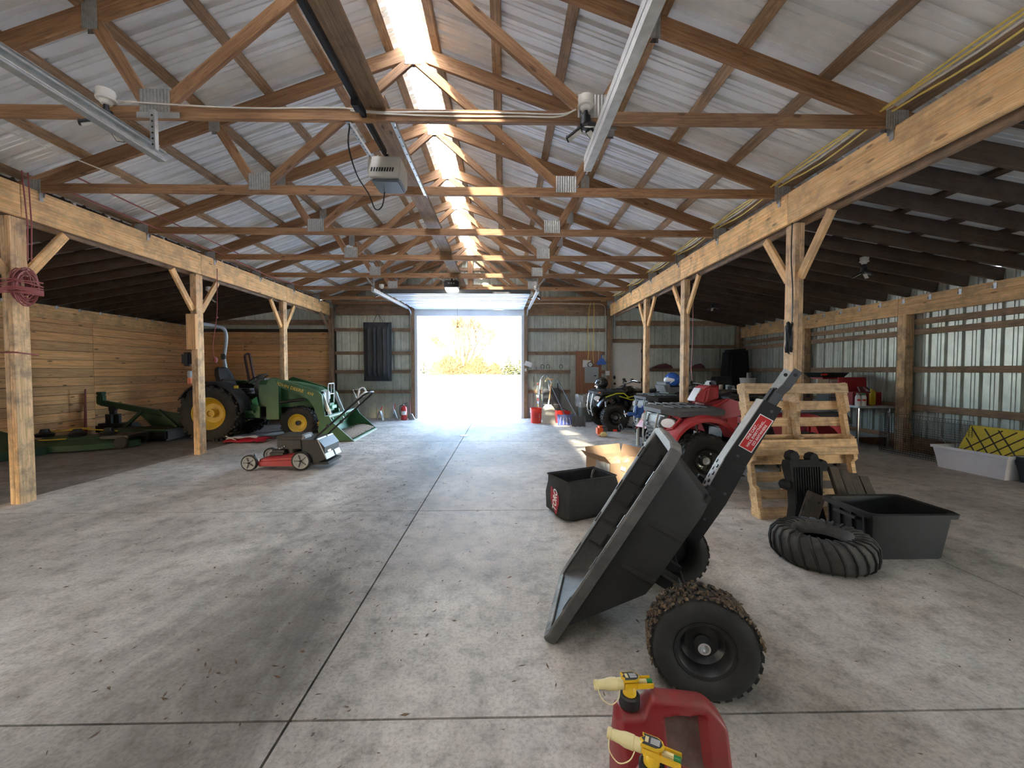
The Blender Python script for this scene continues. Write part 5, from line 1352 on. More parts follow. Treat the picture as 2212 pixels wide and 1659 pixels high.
# ---------------------------------------------------------------- mower decks and implements by the plank wall
DG = plain('deck_green', (.012, .050, .018), .6, 0, .2, 6, .4, (.10, .09, .07))
md = thing('mower_deck', 'green belly mower deck with a yellow decal by the plank wall', 'implement', (-7.25, 6.90, 0), R(8))
b = MB(); secs = []
for r_, z in ((1.0, .02), (1.0, .11), (.93, .14), (.55, .17), (.5, .20)):
    secs.append([(r_ * .85 * math.cos(a) * (1 + .12 * math.cos(3 * a)), r_ * .48 * math.sin(a), z) for a in [2 * PI * k / 36 for k in range(36)]])
b.loft(secs); b.obj('deck_shell', DG, md, sharp=35)
for x in (-.45, .02, .48): MB().lathe([(0, .20), (.11, .20), (.12, .25), (.07, .27), (.05, .33), (0, .33)], (x, .02, 0), n=18).obj('spindle', 'steelblack', md)
b = MB(); b.prism([(-.30, -.36), (-.02, -.30), (.10, -.22), (-.06, -.24), (-.12, -.30), (-.28, -.30)], .185, .200, 'Z'); b.obj('yellow_decal', 'yellow', md)
MB().tube([(-.5, .1, .27), (0, .16, .30), (.6, .05, .27)], .012, 6).tube([(.0, -.1, .34), (.35, -.14, .36)], .007, 6).obj('linkage_rod', 'yellow', md)
for x, y in ((.86, -.25), (-.86, -.2), (.80, .3)): MB().lathe([(0, -.035), (.085, -.035), (.10, -.02), (.10, .02), (.085, .035), (0, .035)], (x, y, .11), axis='Y', n=20).obj('gauge_wheel', 'rubber', md)
b = MB(); b.box((.75, .0, .20), (.42, .5, .05), bev=.01); b.obj('chute', 'steelblack', md)
rc = thing('rotary_cutter', 'low dark rotary cutter frame with a pale printed code', 'implement', (-6.78, 7.72, 0), R(0))
b = MB(); b.box((0, 0, .12), (1.20, .56, .20), bev=.03); b.obj('cutter_deck', 'steelblack', rc)
MB().box((0, -.285, .21), (1.18, .03, .05), bev=.008).obj('front_rail', DG, rc)
text('lettering', 'RC2060', .125, plain('faded_print', (.35, .37, .33), .7), rc, (.0, -.2825, .105), (R(90), 0, 0), ext=.001)
for x in (-.5, .5): MB().bar((x, .1, .22), (x * .3, .1, .55), .05, .05).obj('a_frame_leg', DG, rc)
bm2 = thing('hay_boom', 'green beam implement with a knuckle at its raised left end', 'implement', (-7.72, 8.28, 0), R(2))
b = MB(); b.bar((-.42, 0, .66), (1.15, 0, .36), .09, .11, bev=.01); b.obj('main_beam', DG, bm2)
MB().box((-.42, 0, .72), (.12, .12, .20), bev=.02).cyl((-.42, 0, .82), (-.42, 0, .88), .07).obj('knuckle', DG, bm2)
b = MB(); b.box((-.20, 0, .34), (.26, .22, .34), bev=.08); b.cyl((-.2, 0, .5), (-.2, 0, .6), .07); b.box((-.1, 0, .14), (.7, .32, .22), bev=.05); b.obj('gearbox', 'steelblack', bm2)
b = MB(); b.prism([(.3, .50), (1.0, .34), (1.4, .36), (1.62, .48), (1.64, .28), (1.2, .14), (.6, .20)], -.08, .08); b.obj('guard_plate', DG, bm2)
MB().lathe([(0, -.10), (.20, -.10), (.24, -.05), (.24, .05), (.20, .10), (0, .10)], (1.40, -.02, .30), axis='X', n=22).obj('drum', 'steelblack', bm2)
MB().bar((1.0, .16, .40), (1.75, .16, .66), .05, .06).obj('lift_arm', 'oldwood', bm2)
MB().cyl((-.50, -.26, .0), (-.47, -.26, .95), .03, .012, n=8).obj('upright_spike', 'cordred', bm2)
gh = thing('green_hood', 'green implement hood at the left edge behind the nearest left post', 'implement', (-7.75, 6.15, 0), R(-4))
b = MB(); b.loft([[(-.7, -.45, 0), (.55, -.45, 0), (.55, .5, 0), (-.7, .5, 0)], [(-.7, -.42, .18), (.52, -.42, .12), (.52, .45, .12), (-.7, .45, .18)], [(-.7, -.3, .42), (.0, -.3, .30), (.0, .3, .30), (-.7, .3, .42)], [(-.7, -.2, .52), (-.35, -.2, .44), (-.35, .2, .44), (-.7, .2, .52)]]); b.obj('hood_shell', DG, gh, sharp=25)
MB().box((-.1, -.455, .10), (1.2, .02, .03)).obj('trim_strip', 'steelblack', gh)
MB().lathe([(0, -.04), (.10, -.04), (.12, 0), (.10, .04), (0, .04)], (.35, -.48, .12), axis='Y', n=18).obj('gauge_wheel', 'rubber', gh)
# ---------------------------------------------------------------- far wall, right of the door
def handle_line(b, p0, p1, r): b.cyl(p0, p1, r, n=8)
t = thing('bucket', 'red plastic bucket with a dark printed panel right of the open door', 'bucket', (.80, 10.05, 0))
b = MB(); b.lathe([(0, 0), (.128, 0), (.138, .26), (.150, .265), (.142, .275), (.142, .30), (.152, .305), (.144, .315), (.146, .36), (.152, .365), (.150, .375), (.138, .37), (.12, .02), (0, .02)], n=28); b.obj('pail', 'bucketred', t)
for k, (z, s_, sz) in enumerate(((.235, 'THE', .03), (.195, 'HOME', .035), (.15, 'DEPOT', .03))): text('lettering', s_, sz, 'black', t, (-.01, -.137, z), (R(90), 0, 0), ext=.002)
text('lettering', "LET'S DO THIS.", .028, 'tag', t, (.075, -.115, .15), (R(90), R(90), R(32)), ext=.002)
t = thing('grain_scoop', 'aluminium grain scoop with an orange wooden handle leaning on the wall', 'shovel', (1.10, 9.85, 0), 0)
g = []
for i in range(9):
    f = i / 8; w = .165 * (1 - .55 * max(0, (f - .72) / .28) ** 1.5); z = .0 + .46 * f
    g.append([((j / 4 - 1) * w, .12 * f + .035 * (1 - (j / 4 - 1) ** 2) * -1 + .035, z) for j in range(9)])
b = MB(); b.sheet(g, .003); b.obj('scoop_blade', plain('scoop_aluminium', (.55, .53, .46), .45, .4, .2, 8, .6, (.35, .30, .2)), t, sharp=60)
MB().cyl((0, .14, .42), (.03, .20, .58), .017).obj('socket', 'galv', t)
MB().cyl((.03, .20, .56), (.11, .42, .98), .015).obj('shaft', plain('handle_orange', (.75, .40, .14), .5), t)
MB().tube([(.11, .42, .97), (.085, .45, 1.06), (.075, .46, 1.09)], .008, 6).tube([(.11, .42, .97), (.155, .45, 1.06), (.165, .46, 1.09)], .008, 6).obj('d_frame', 'galv', t)
MB().cyl((.07, .46, 1.09), (.17, .46, 1.09), .014).obj('grip', plain('handle_orange_2', (.75, .40, .14), .5), t)
def snow_shovel(lab, loc, rz, top, w, m, dark):
    t = thing('snow_shovel', lab, 'shovel', loc, rz, 'snow shovels right of the door')
    g = []
    for i in range(7):
        f = i / 6; g.append([((j / 5 - 1) * w, -.10 * math.cos(f * 1.5) + .1, .01 + .24 * f + .01 * math.sin(j * 1.9)) for j in range(11)])
    b = MB(); b.sheet(g, .005); b.obj('blade', m, t, sharp=60)
    for k in range(5): MB().tube([((k / 2 - 1) * w * .8, -.015, .02), ((k / 2 - 1) * w * .7, .02, .13), ((k / 2 - 1) * w * .55, .085, .22)], .005, 5).obj('blade_rib', 'tag' if not dark else 'greydark', t)
    MB().cyl((0, .06, .16), top, .013, n=8).obj('shaft', 'greydark', t)
    MB().cyl(Vector(top) - Vector((.0, .0, .30)) * 1 + Vector((.035, 0, 0)), Vector(top) - Vector((.0, .0, .12)) + Vector((.015, 0, 0)), .016, n=8).obj('foam_grip', 'white' if not dark else 'black', t)
    return t
snow_shovel('blue snow shovel standing blade down right of the scoop', (1.50, 9.55, 0), R(4), (-.28, .95, 1.08), .22, plain('shovel_blue', (.035, .06, .26), .4, 0, .2, 10, .6, (.3, .3, .3)), False)
snow_shovel('dark grey snow pusher lying low in front of the blue shovel', (1.74, 9.28, 0), R(-3), (-.42, 1.2, 1.10), .16, M['greydark'], True)
t = thing('black_cabinet', 'black fabric-sided cart behind the shovels against the wall', 'cabinet', (1.26, 10.72, 0))
b = MB(); b.box((0, 0, .44), (.46, .36, .80), bev=.03); b.obj('body', 'greydark', t); MB().box((0, -.185, .42), (.46, .012, .012)).obj('trim_bar', 'galv', t)
for s in (-1, 1): MB().cyl((s * .19, -.1, .03), (s * .19, .1, .03), .03, n=10).obj('caster', 'black', t)
t = thing('vacuum_hose', 'grey ribbed hose looped over the black cart by the door', 'hose', (1.02, 10.42, 0))
MB().tube([(-.10, -.05, .02), (-.11, -.03, .5), (-.08, 0, 1.0), (.0, .05, 1.16), (.10, .05, 1.20), (.13, .08, 1.10)], .017, 8, smooth=5).obj('hose', plain('hose_grey', (.33, .34, .36), .5), t)
MB().tube([(.05, 0, 1.02), (.12, .02, 1.12), (.18, .02, 1.05), (.22, .04, 1.0), (.20, .03, .92)], .02, 8, smooth=3).obj('nozzle', 'spoutpale', t)
t = thing('driveway_stake_bundle', 'slim pole wrapped in coloured bands beside the red bucket', 'pole', (.93, 10.72, 0))
MB().cyl((0, 0, 0), (-.02, .1, .92), .028, n=10).obj('pole', 'greydark', t)
for z, m_ in ((.34, 'yellow'), (.42, 'tag'), (.50, 'bucketred'), (.58, 'tag')): MB().cyl((-.02 * z / .92, .1 * z / .92, z), (-.02 * z / .92, .1 * z / .92, z + .07), .0295, n=10).obj('band', m_, t)
MB().ball((-.02, .1, .95), (.03, .03, .03), 8, 6).obj('cap', 'cordred', t)
for lab, loc, rz, d_ in (('red plastic crate tipped on edge behind the shovels', (1.46, 10.02, 0), .15, (.34, .24, .30)), ('smaller red tool tray in front of the red crate', (1.66, 9.90, 0), -.2, (.30, .18, .17))):
    t = thing('red_crate', lab, 'crate', loc, rz, 'red crates by the shovels')
    b = MB(); w, d, h = d_
    b.loft([[(-w / 2 + .03, -d / 2 + .02, 0), (w / 2 - .03, -d / 2 + .02, 0), (w / 2 - .03, d / 2 - .02, 0), (-w / 2 + .03, d / 2 - .02, 0)], [(-w / 2, -d / 2, h), (w / 2, -d / 2, h), (w / 2, d / 2, h), (-w / 2, d / 2, h)], [(-w / 2 + .012, -d / 2 + .012, h), (w / 2 - .012, -d / 2 + .012, h), (w / 2 - .012, d / 2 - .012, h), (-w / 2 + .012, d / 2 - .012, h)], [(-w / 2 + .04, -d / 2 + .03, .02), (w / 2 - .04, -d / 2 + .03, .02), (w / 2 - .04, d / 2 - .03, .02), (-w / 2 + .04, d / 2 - .03, .02)]])
    b.obj('crate_body', 'bucketred', t); MB().tube([(-w / 2, 0, h - .02), (0, -.01, h + .06), (w / 2, 0, h - .02)], .008, 6, smooth=4).obj('carry_handle', 'black', t)
t = thing('trash_can', 'grey-green trash can with a clear liner folded over its rim', 'bin', (2.12, 10.35, 0))
b = MB(); b.lathe([(0, 0), (.20, 0), (.235, .60), (.25, .61), (.25, .64), (.225, .64), (.19, .02), (0, .02)], n=28); b.obj('can', plain('can_green_grey', (.09, .11, .10), .6, 0, .1, 8, .3), t)
b = MB(); pr = []
g = []
for i in range(6):
    z = .70 - .32 * i / 5
    g.append([((.262 + .012 * math.sin(j * 2.3 + i) + .012 * (i < 2)) * math.cos(2 * PI * j / 28), (.262 + .012 * math.sin(j * 2.3 + i)) * math.sin(2 * PI * j / 28), z + .015 * math.sin(j * 1.3)) for j in range(29)])
b.sheet(g); b.obj('liner', clear('bin_liner', (.62, .64, .64), .5, .25), t, sharp=0)
tag(board('plywood_sheet', (2.34, YB - .052, .66), (2.34, YB - .052, 1.85), .72, .012, 'ply', None, up=(0, 1, 0)), 'reddish plywood backboard behind the breaker panel', 'board')
t = thing('breaker_panel', 'grey electrical breaker panel on the plywood', 'panel', (2.41, YB - .105, 1.19))
b = MB(); b.box((0, 0, 0), (.37, .09, .44), bev=.004); b.obj('enclosure', 'panelgrey', t); b = MB(); b.box((0, -.048, 0), (.31, .010, .38), bev=.003); do = b.obj('panel_door', 'panelgrey', t); MB().box((.085, -.056, -.02), (.06, .008, .03), bev=.002).obj('latch', 'black', do)
t = thing('paper_sheet', 'white paper pinned above the breaker panel', 'paper', (2.28, YB - .062, 1.50)); MB().box((0, 0, 0), (.22, .003, .20), rot=(0, .04, 0)).obj('sheet', 'tag', t)
t = thing('wall_clock', 'round dark-rimmed dial on top of the breaker panel', 'clock', (2.37, YB - .11, 1.475))
b = MB(); b.lathe([(.058, -.012), (.075, -.012), (.078, 0), (.075, .012), (.058, .008)], axis='Y', n=28, closed=True); b.obj('rim', 'oldwood', t); MB().cyl((0, -.006, 0), (0, .004, 0), .060, n=24).obj('dial', 'tag', t); MB().bar((0, -.008, 0), (.02, -.008, .035), .004, .003, up=(0, 1, 0)).bar((0, -.008, 0), (-.03, -.008, .01), .004, .003, up=(0, 1, 0)).obj('hands', 'black', t)
t = thing('dustpan', 'blue dustpan hung on the wall right of the panel', 'dustpan', (2.67, YB - .07, 1.46))
b = MB(); b.prism([(-.10, .0), (.13, .02), (.15, .06), (.06, .19), (-.02, .19), (-.12, .06)], -.03, 0); b.obj('pan', 'blue', t, sharp=20); MB().bar((.015, -.015, .18), (.01, -.015, .29), .03, .02, up=(0, 1, 0), bev=.006).obj('handle', 'blue', t)
t = thing('switch_box', 'white double switch box beside the white door', 'switch', (2.83, YB - .03 - .15, 1.24)); MB().box((0, 0, 0), (.11, .05, .12), bev=.006).obj('box', 'white', t)
for s in (-1, 1): MB().box((s * .022, -.028, 0), (.014, .012, .03), bev=.003).obj('toggle', 'cream', t)
t = thing('switch_box', 'small white control on the right door jamb', 'switch', (.59, YB - .165, 1.33)); MB().box((0, 0, 0), (.05, .03, .08), bev=.005).obj('box', 'white', t); MB().box((0, -.018, 0), (.02, .01, .02)).obj('toggle', 'cream', t)
t = thing('pinned_card', 'tilted white card above the control on the right door jamb', 'card', (.66, YB - .16, 1.49)); MB().box((0, 0, 0), (.20, .004, .13), rot=(0, .35, 0)).obj('card', 'tag', t)
for k, x in enumerate((1.06, 1.21, 1.575)):
    t = thing('horseshoe', ('leftmost', 'middle', 'rightmost')[k] + ' of the three horseshoes hung on the wall girt', 'horseshoe', (x, YB - .05, 1.365), 0, 'horseshoes on the girt')
    MB().tube([(.045 * math.cos(a), 0, .055 + .058 * math.sin(a)) for a in [-1.15 + (PI + 2.3) * q / 14 for q in range(15)]], .009, 6).obj('shoe', 'greydark', t)
t = thing('wall_hook', 'small steel hook left of the horseshoes', 'hook', (.90, YB - .045, 1.33)); MB().tube([(0, 0, 0), (0, 0, .08), (.0, -.02, .09)], .005, 6).obj('hook', 'steelblack', t)
t = thing('leaning_rod', 'thin dark rod leaning in the corner by the right jamb', 'rod', (.78, 10.92, 0)); MB().cyl((0, 0, 0), (.03, .08, 1.15), .008, n=6).obj('rod', 'greydark', t)
# trimmer, vise
t = thing('string_trimmer', 'orange string trimmer lying on the floor before the black quad', 'trimmer', (1.92, 7.95, 0), R(4))
b = MB(); b.box((0, 0, .11), (.15, .20, .20), bev=.04); b.obj('engine_cover', 'orange', t); b = MB(); b.box((.03, -.06, .055), (.13, .16, .09), bev=.02); b.obj('fuel_tank', 'spoutpale', t); b = MB(); b.box((.06, -.02, .14), (.13, .19, .13), bev=.03); b.obj('motor_block', 'greydark', t)
MB().cyl((.12, 0, .11), (.42, .02, .10), .022, n=10).obj('grip_tube', 'black', t); MB().cyl((.26, .01, .106), (.34, .015, .104), .024, n=10).obj('red_band', 'bucketred', t); MB().cyl((.42, .02, .10), (1.15, .06, .05), .012, n=8).obj('shaft', 'galv', t)
b = MB(); b.lathe([(0, 0), (.04, 0), (.05, .03), (.02, .05), (0, .05)], (1.12, .06, .02), n=14); b.obj('cutting_head', 'black', t); b = MB(); b.sheet([[(.72 + .02 * math.sin(q * .7), -.12 + .04 * q, .02 + .19 * math.sin(PI * q / 8)) for q in range(7)], [(.80 + .02 * math.sin(q * .7), -.12 + .04 * q, .01 + .17 * math.sin(PI * q / 8)) for q in range(7)]], .004); b.obj('guard', 'greydark', t)
MB().tube([(.40, 0, .10), (.42, -.10, .17), (.42, 0, .24), (.42, .10, .17), (.42, .04, .10)], .009, 6, smooth=3).obj('loop_handle', 'black', t)
t = thing('vise_stand', 'blue bench vise on a grey steel pipe stand', 'vise', (2.31, 6.86, 0), R(-10))
MB().lathe([(0, 0), (.15, 0), (.15, .012), (.035, .02), (.028, .05), (.028, .50), (0, .50)], n=20).obj('pipe_stand', plain('pipe_grey', (.36, .38, .38), .5, .3, .1), t)
BV = plain('vise_blue', (.025, .10, .34), .4, 0, .1)
b = MB(); b.box((0, 0, .515), (.12, .12, .03), bev=.008); b.box((.04, 0, .60), (.12, .08, .14), bev=.02); b.box((.08, 0, .68), (.05, .14, .05), bev=.01); b.obj('vise_body', BV, t)
b = MB(); b.box((-.10, 0, .56), (.16, .06, .06), bev=.012); b.box((-.03, 0, .68), (.04, .14, .05), bev=.01); b.box((-.03, 0, .62), (.04, .07, .1), bev=.01); b.obj('sliding_jaw', BV, t)
MB().cyl((-.17, 0, .56), (-.24, 0, .56), .014, n=8).cyl((-.22, -.10, .52), (-.22, .10, .60), .007, n=8).obj('screw_handle', 'chrome', t); MB().cyl((.0, .09, .62), (.0, .12, .62), .04, n=12).obj('pipe_jaw', 'galv', t)
# ---------------------------------------------------------------- far wall, left of the door
t = thing('sled', 'large black ribbed plastic sled hung upright on the far wall', 'sled', (-3.425, 10.98, 1.03))
g = []
for i in range(15):
    f = i / 14; z = 1.58 * f; e = min(f, 1 - f); dep = .17 * min(1, e * 9) 
    row = []
    for j in range(15):
        u = j / 7 - 1; k = (1 - abs(u)) * 6
        row.append((u * (.355 + .012 * (1 - min(1, e * 14))), -dep * min(1, k) + (.018 * math.cos(u * PI * 5.5) * (dep > .1) * (abs(u) < .8)), z))
    g.append(row)
b = MB(); b.sheet(g, .006); b.obj('hull', plain('sled_black', (.028, .030, .033), .45, 0, .2, 6, .3), t, sharp=40)
MB().tube([(-.36, 0, .0), (.36, 0, .0), (.37, 0, 1.58), (-.37, 0, 1.58)], .014, 6, closed=True).obj('rolled_rim', 'greydark', t)
MB().tube([(-.12, -.02, 1.56), (-.05, .03, 1.74), (.02, .03, 1.80), (.10, -.02, 1.56)], .006, 5, smooth=3).tube([(.02, .03, 1.8), (.12, .0, 1.66), (.16, -.02, 1.57)], .006, 5).obj('tow_rope', 'cordblack', t)
for k, (x, s_) in enumerate(((-3.30, 1.0), (-2.95, 1.15))):
    t = thing('jack_stand', ('left', 'right, taller')[k] + ' steel jack stand by the far wall left of the door', 'jack stand', (x, 10.72, 0), .2 + k * .3, 'jack stands')
    for a in (0.78, 2.36, 3.93, 5.5): MB().bar((.12 * s_ * math.cos(a), .12 * s_ * math.sin(a), .0), (.03 * math.cos(a), .03 * math.sin(a), .24 * s_), .045, .006, up=(math.cos(a), math.sin(a), 0)).obj('leg', 'galv', t)
    MB().cyl((0, 0, .14 * s_), (0, 0, .33 * s_), .022, n=10).box((0, 0, .34 * s_), (.09, .035, .02), bev=.004).obj('ratchet_post', 'galv', t); MB().bar((.02, 0, .24 * s_), (.05, -.02, .36 * s_), .02, .012).obj('release_lever', 'bucketred', t)
t = thing('fire_extinguisher', 'red fire extinguisher standing left of the door', 'fire extinguisher', (-2.66, 10.70, 0))
MB().lathe([(0, 0), (.07, 0), (.078, .01), (.078, .30), (.06, .35), (.025, .375), (.025, .40), (0, .40)], n=24).obj('cylinder', plain('extinguisher_red', (.55, .04, .04), .35), t)
MB().box((0, 0, .415), (.05, .03, .03)).bar((0, 0, .43), (.10, 0, .45), .02, .01).bar((0, 0, .41), (.09, 0, .39), .02, .008).obj('valve', 'steelblack', t); MB().cyl((0, -.02, .41), (0, -.04, .41), .016, n=12).obj('gauge', 'tag', t)
MB().tube([(-.02, 0, .40), (-.10, 0, .36), (-.105, 0, .2), (-.09, 0, .12)], .010, 6, smooth=4).obj('hose', 'cordblack', t); MB().lathe([(.0795, .14), (.0795, .24)], n=18, a0=-2.4, a1=-.6).obj('paper_label', 'tag', t)
t = thing('hand_broom', 'short grey hand broom leaning by the left jamb', 'broom', (-2.45, 10.72, 0), 0); MB().cyl((-.05, .0, .12), (-.09, .12, .52), .010, n=8).obj('stick', 'cordred', t); b = MB(); b.prism([(-.10, .01), (.08, .01), (.0, .16), (-.06, .17)], -.03, .03); b.obj('bristles', 'greymid', t)
tag(MB().lathe([(0, 0), (.09, 0), (.088, .006), (.03, .009), (0, .009)], (-.80, 8.07, 0), n=20).obj('drain_cap', 'white'), 'small white disc cap lying in the long floor joint', 'cap')
# ---------------------------------------------------------------- cords on the posts
def coil(name, c, ax, R0, r, n, mat, lab, seed, sq=1.0, spread=.03, wrap=None):
    random.seed(seed); t = thing(name, lab, 'cord', c)
    for k in range(n):
        rr_ = R0 * random.uniform(.80, 1.08); ox, oz = random.uniform(-1, 1) * spread, random.uniform(-1, 1) * spread
        tl = random.uniform(-.25, .25)
        pts_ = []
        for q in range(18):
            a = 2 * PI * q / 18; u = rr_ * math.cos(a); w = rr_ * sq * math.sin(a); v_ = random.uniform(-.006, .006) + (k / n - .5) * .05 + u * tl * .3
            pts_.append((v_, u + ox, w + oz) if ax == 'X' else (u + ox, v_, w + oz))
        MB().tube(pts_, r, 5, closed=True).obj('loop', mat, t)
    return t
cl = coil('cord_coil', (-4.635, 4.00, 2.12), 'X', .085, .0065, 22, 'cordred', 'thick coil of maroon cord tied to the nearest left post', 4, sq=1.75, spread=.04)
for k in range(12):
    z = .0 + random.uniform(-.07, .06); p = [(.035, .13 + .0, z), (.04, -.10, z + random.uniform(-.02, .02)), (-.04, -.15, z - .02), (-.16, -.14, z + .02), (-.20, -.02, z), (-.17, .13, z), (-.05, .15, z)]
    MB().tube(p, .0065, 5, closed=True, smooth=2).obj('wrap', 'cordred', cl)
MB().tube([(.02, .02, .25), (.02, .03, .6), (.02, .0, 1.1)], .006, 5).tube([(.02, .05, .25), (.025, .06, .6), (.02, .05, 1.1)], .006, 5).obj('drop_lead', 'cordred', cl)
tag(MB().tube([(-4.66, 3.95, 1.48), (-4.66, 4.12, 1.46), (-4.78, 4.14, 1.47), (-4.86, 4.06, 1.48), (-4.84, 3.94, 1.48)], .007, 6, closed=True).obj('cord_tie', 'cordred'), 'single maroon cord tied round the nearest left post below the coil', 'cord')
t = thing('trouble_lamp', 'hanging work light with plug on the left side of the nearest left post', 'lamp', (-4.93, 3.86, 1.62)); MB().box((0, 0, .18), (.06, .07, .10), bev=.015).obj('plug_block', 'greydark', t); MB().lathe([(0, .12), (.022, .12), (.024, .05), (.03, .0), (.028, -.06), (0, -.07)], n=14).obj('bulb_guard', clear('bulb_glass', (.8, .8, .75), .4), t)
MB().tube([(0, 0, .22), (-.10, .0, .30), (-.14, 0, .42), (.02, .0, .55)], .005, 5, smooth=4).tube([(0, 0, .12), (-.035, 0, .03), (0, 0, -.09), (.035, 0, .03), (0, 0, .12)], .003, 5, smooth=3).obj('lead', 'cordred', t)
rc_ = coil('cord_coil', (2.86, 3.985, 1.64), 'X', .085, .0055, 15, 'cordblack', 'coiled black cord hanging on the right-hand post nearest the camera', 9, sq=1.75, spread=.018)
rc_.rotation_euler = (0, 0, R(-38))
MB().tube([(.02, .0, .15), (.02, -.03, .45), (.0, .0, .8), (.0, .12, 1.30)], .006, 5, smooth=5).obj('drop_lead', 'cordblack', rc_)
t = thing('hanging_rope', 'thin maroon rope dangling from the left girder over the tractor seat', 'rope', (-4.62, 6.62, 0)); MB().tube([(0, 0, 2.95), (-.03, .02, 2.3), (-.04, .02, 2.18), (-.10, .0, 1.72)], .006, 5).tube([(-.10, 0, 1.72), (-.05, -.05, 1.55), (-.06, 0, 1.45)], .005, 5).ball((-.06, 0, 1.48), (.03, .03, .05), 8, 6).ball((-.035, .02, 2.17), .016, 8, 6).obj('rope', 'cordred', t)
t = thing('dangling_cord', 'dark red cord hanging beside the second right post', 'cord', (3.12, 6.62, 0)); MB().tube([(0, 0, 2.75), (.01, 0, 1.9), (-.01, 0, 1.35), (.01, 0, 1.15)], .008, 5).obj('cord', 'cordred', t)
# ---------------------------------------------------------------- steel table and what stands on it
t = thing('steel_table', 'long stainless work table along the right wall', 'table', (6.13, 7.50, 0))
b = MB(); b.box((0, 0, .705), (.60, 2.06, .03), bev=.006); b.obj('table_top', 'galv', t); b = MB(); b.box((0, 0, .20), (.56, 1.85, .015)); b.obj('lower_shelf', 'galv', t)
for sx in (-1, 1):
    for sy in (-1, 1): MB().cyl((sx * .26, sy * .97, 0), (sx * .26, sy * .97, .69), .021, n=10).obj('leg', 'chrome', t)
t = thing('tool_chest', 'red tool chest with raised lid on the near end of the steel table', 'tool chest', (6.17, 6.84, .72), 0)
b = MB(); b.box((0, 0, .11), (.50, .30, .22), bev=.008); b.obj('chest', plain('chest_red', (.30, .012, .018), .45, 0, .1), t); b = MB(); b.box((.0, .16, .34), (.50, .03, .26), rot=(-.08, 0, 0), bev=.006); b.obj('lid', plain('chest_red_2', (.36, .015, .02), .45, 0, .1), t)
for k in range(2): MB().box((0, -.155, .06 + .10 * k), (.46, .012, .085), bev=.003).obj('drawer', plain('chest_red_3', (.27, .012, .018), .45), t)
for k in range(4): tag(MB().bar((6.06 + k * .06, 6.72, .955 + k * .004), (6.20 + k * .05, 6.92, 1.02), .02, .012).obj('hand_tool', 'oldwood' if k % 2 else 'galv'), ('leftmost steel', 'second, wooden', 'third, steel', 'rightmost wooden')[k] + ' hand tool heaped on the open red tool chest', 'tool', 'hand tools on the red chest')
for k, (x, y) in enumerate(((5.885, 6.56), (5.965, 6.55))):
    t = thing('spray_bottle', ('left white bottle with red lettering on the steel table', 'right white bottle with a green cap on the steel table')[k], 'bottle', (x, y, .72), 0, 'bottles on the steel table')
    MB().lathe([(0, 0), (.036, 0), (.038, .01), (.038, .14), (.028, .175), (.016, .185), (0, .185)], n=18).obj('bottle', 'white', t); MB().lathe([(0, .185), (.022 + .014 * k, .185), (.022 + .014 * k, .215), (0, .215)], n=14).obj('cap', 'greymid' if k == 0 else plain('cap_green', (.06, .22, .08), .5), t)
    MB().lathe([(.0386, .085), (.0386, .115)], n=18, a0=-2.5, a1=-.6).obj('red_print_band', 'bucketred', t)
t = thing('spray_can', 'small beige can behind the white bottles', 'can', (6.04, 6.61, .72)); MB().lathe([(0, 0), (.03, 0), (.03, .15), (.02, .17), (.02, .19), (0, .19)], n=16).obj('can', 'cream', t)
t = thing('jug', 'yellow plastic oil jug beside the white bottles', 'jug', (6.13, 6.56, .72), .2); b = MB(); b.box((0, 0, .12), (.10, .07, .24), bev=.025); b.obj('jug_body', plain('jug_yellow', (.55, .42, .02), .45, 0, .1), t); MB().cyl((-.02, 0, .24), (-.02, 0, .285), .02, n=12).obj('cap', 'yellow', t); MB().tube([(.02, 0, .24), (.045, 0, .26), (.05, 0, .16)], .012, 6).obj('handle', 'yellow', t)
t = thing('drawer_unit', 'grey plastic drawer unit under the white carton', 'drawers', (6.03, 7.32, .72)); b = MB(); b.box((0, 0, .14), (.26, .30, .28), bev=.006); b.obj('unit', 'greydark', t)
for k in range(3): MB().box((0, -.155, .05 + .09 * k), (.23, .012, .075)).obj('drawer', 'greymid', t)
t = thing('carton', 'white printed carton on top of the grey drawer unit', 'box', (6.03, 7.32, 1.0)); MB().box((0, 0, .075), (.25, .26, .15), bev=.003).obj('carton', 'card', t); MB().box((-.01, -.1315, .09), (.20, .002, .09)).obj('print_panel', 'tag', t); [MB().box((-.01, -.134, .115 - .022 * q), (.16 - .05 * q, .002, .010)).obj('printed_line', 'black', t) for q in range(2)]
t = thing('plastic_tray', 'wide black and red tray balanced on the white carton', 'tray', (6.06, 7.45, 1.152), .1)
b = MB(); b.loft([[(-.22, -.15, .03), (.22, -.15, .03), (.22, .15, .03), (-.22, .15, .03)], [(-.30, -.2, .12), (.28, -.2, .12), (.28, .2, .12), (-.30, .2, .12)]]); b.obj('tray_body', 'black', t); MB().box((0, 0, .016), (.38, .26, .03)).obj('red_base', plain('tray_red', (.35, .02, .02), .5), t); MB().box((-.21, -.178, .085), (.12, .006, .04), rot=(.5, 0, 0)).obj('red_sticker', 'bucketred', t)
for k, (y, w, h) in enumerate(((7.85, .20, .17), (8.12, .16, .20))):
    t = thing('carton', ('brown carton with dark label on the steel table, seen over the pallet', 'paler carton with white label on the steel table, seen over the pallet')[k], 'box', (5.98, y, .72)); MB().box((0, 0, h / 2), (w, .14, h), bev=.002).obj('carton', 'card', t); MB().box((0, -.0715, h * .6), (w * .4, .002, h * .5)).obj('label', 'greydark' if k == 0 else 'tag', t)
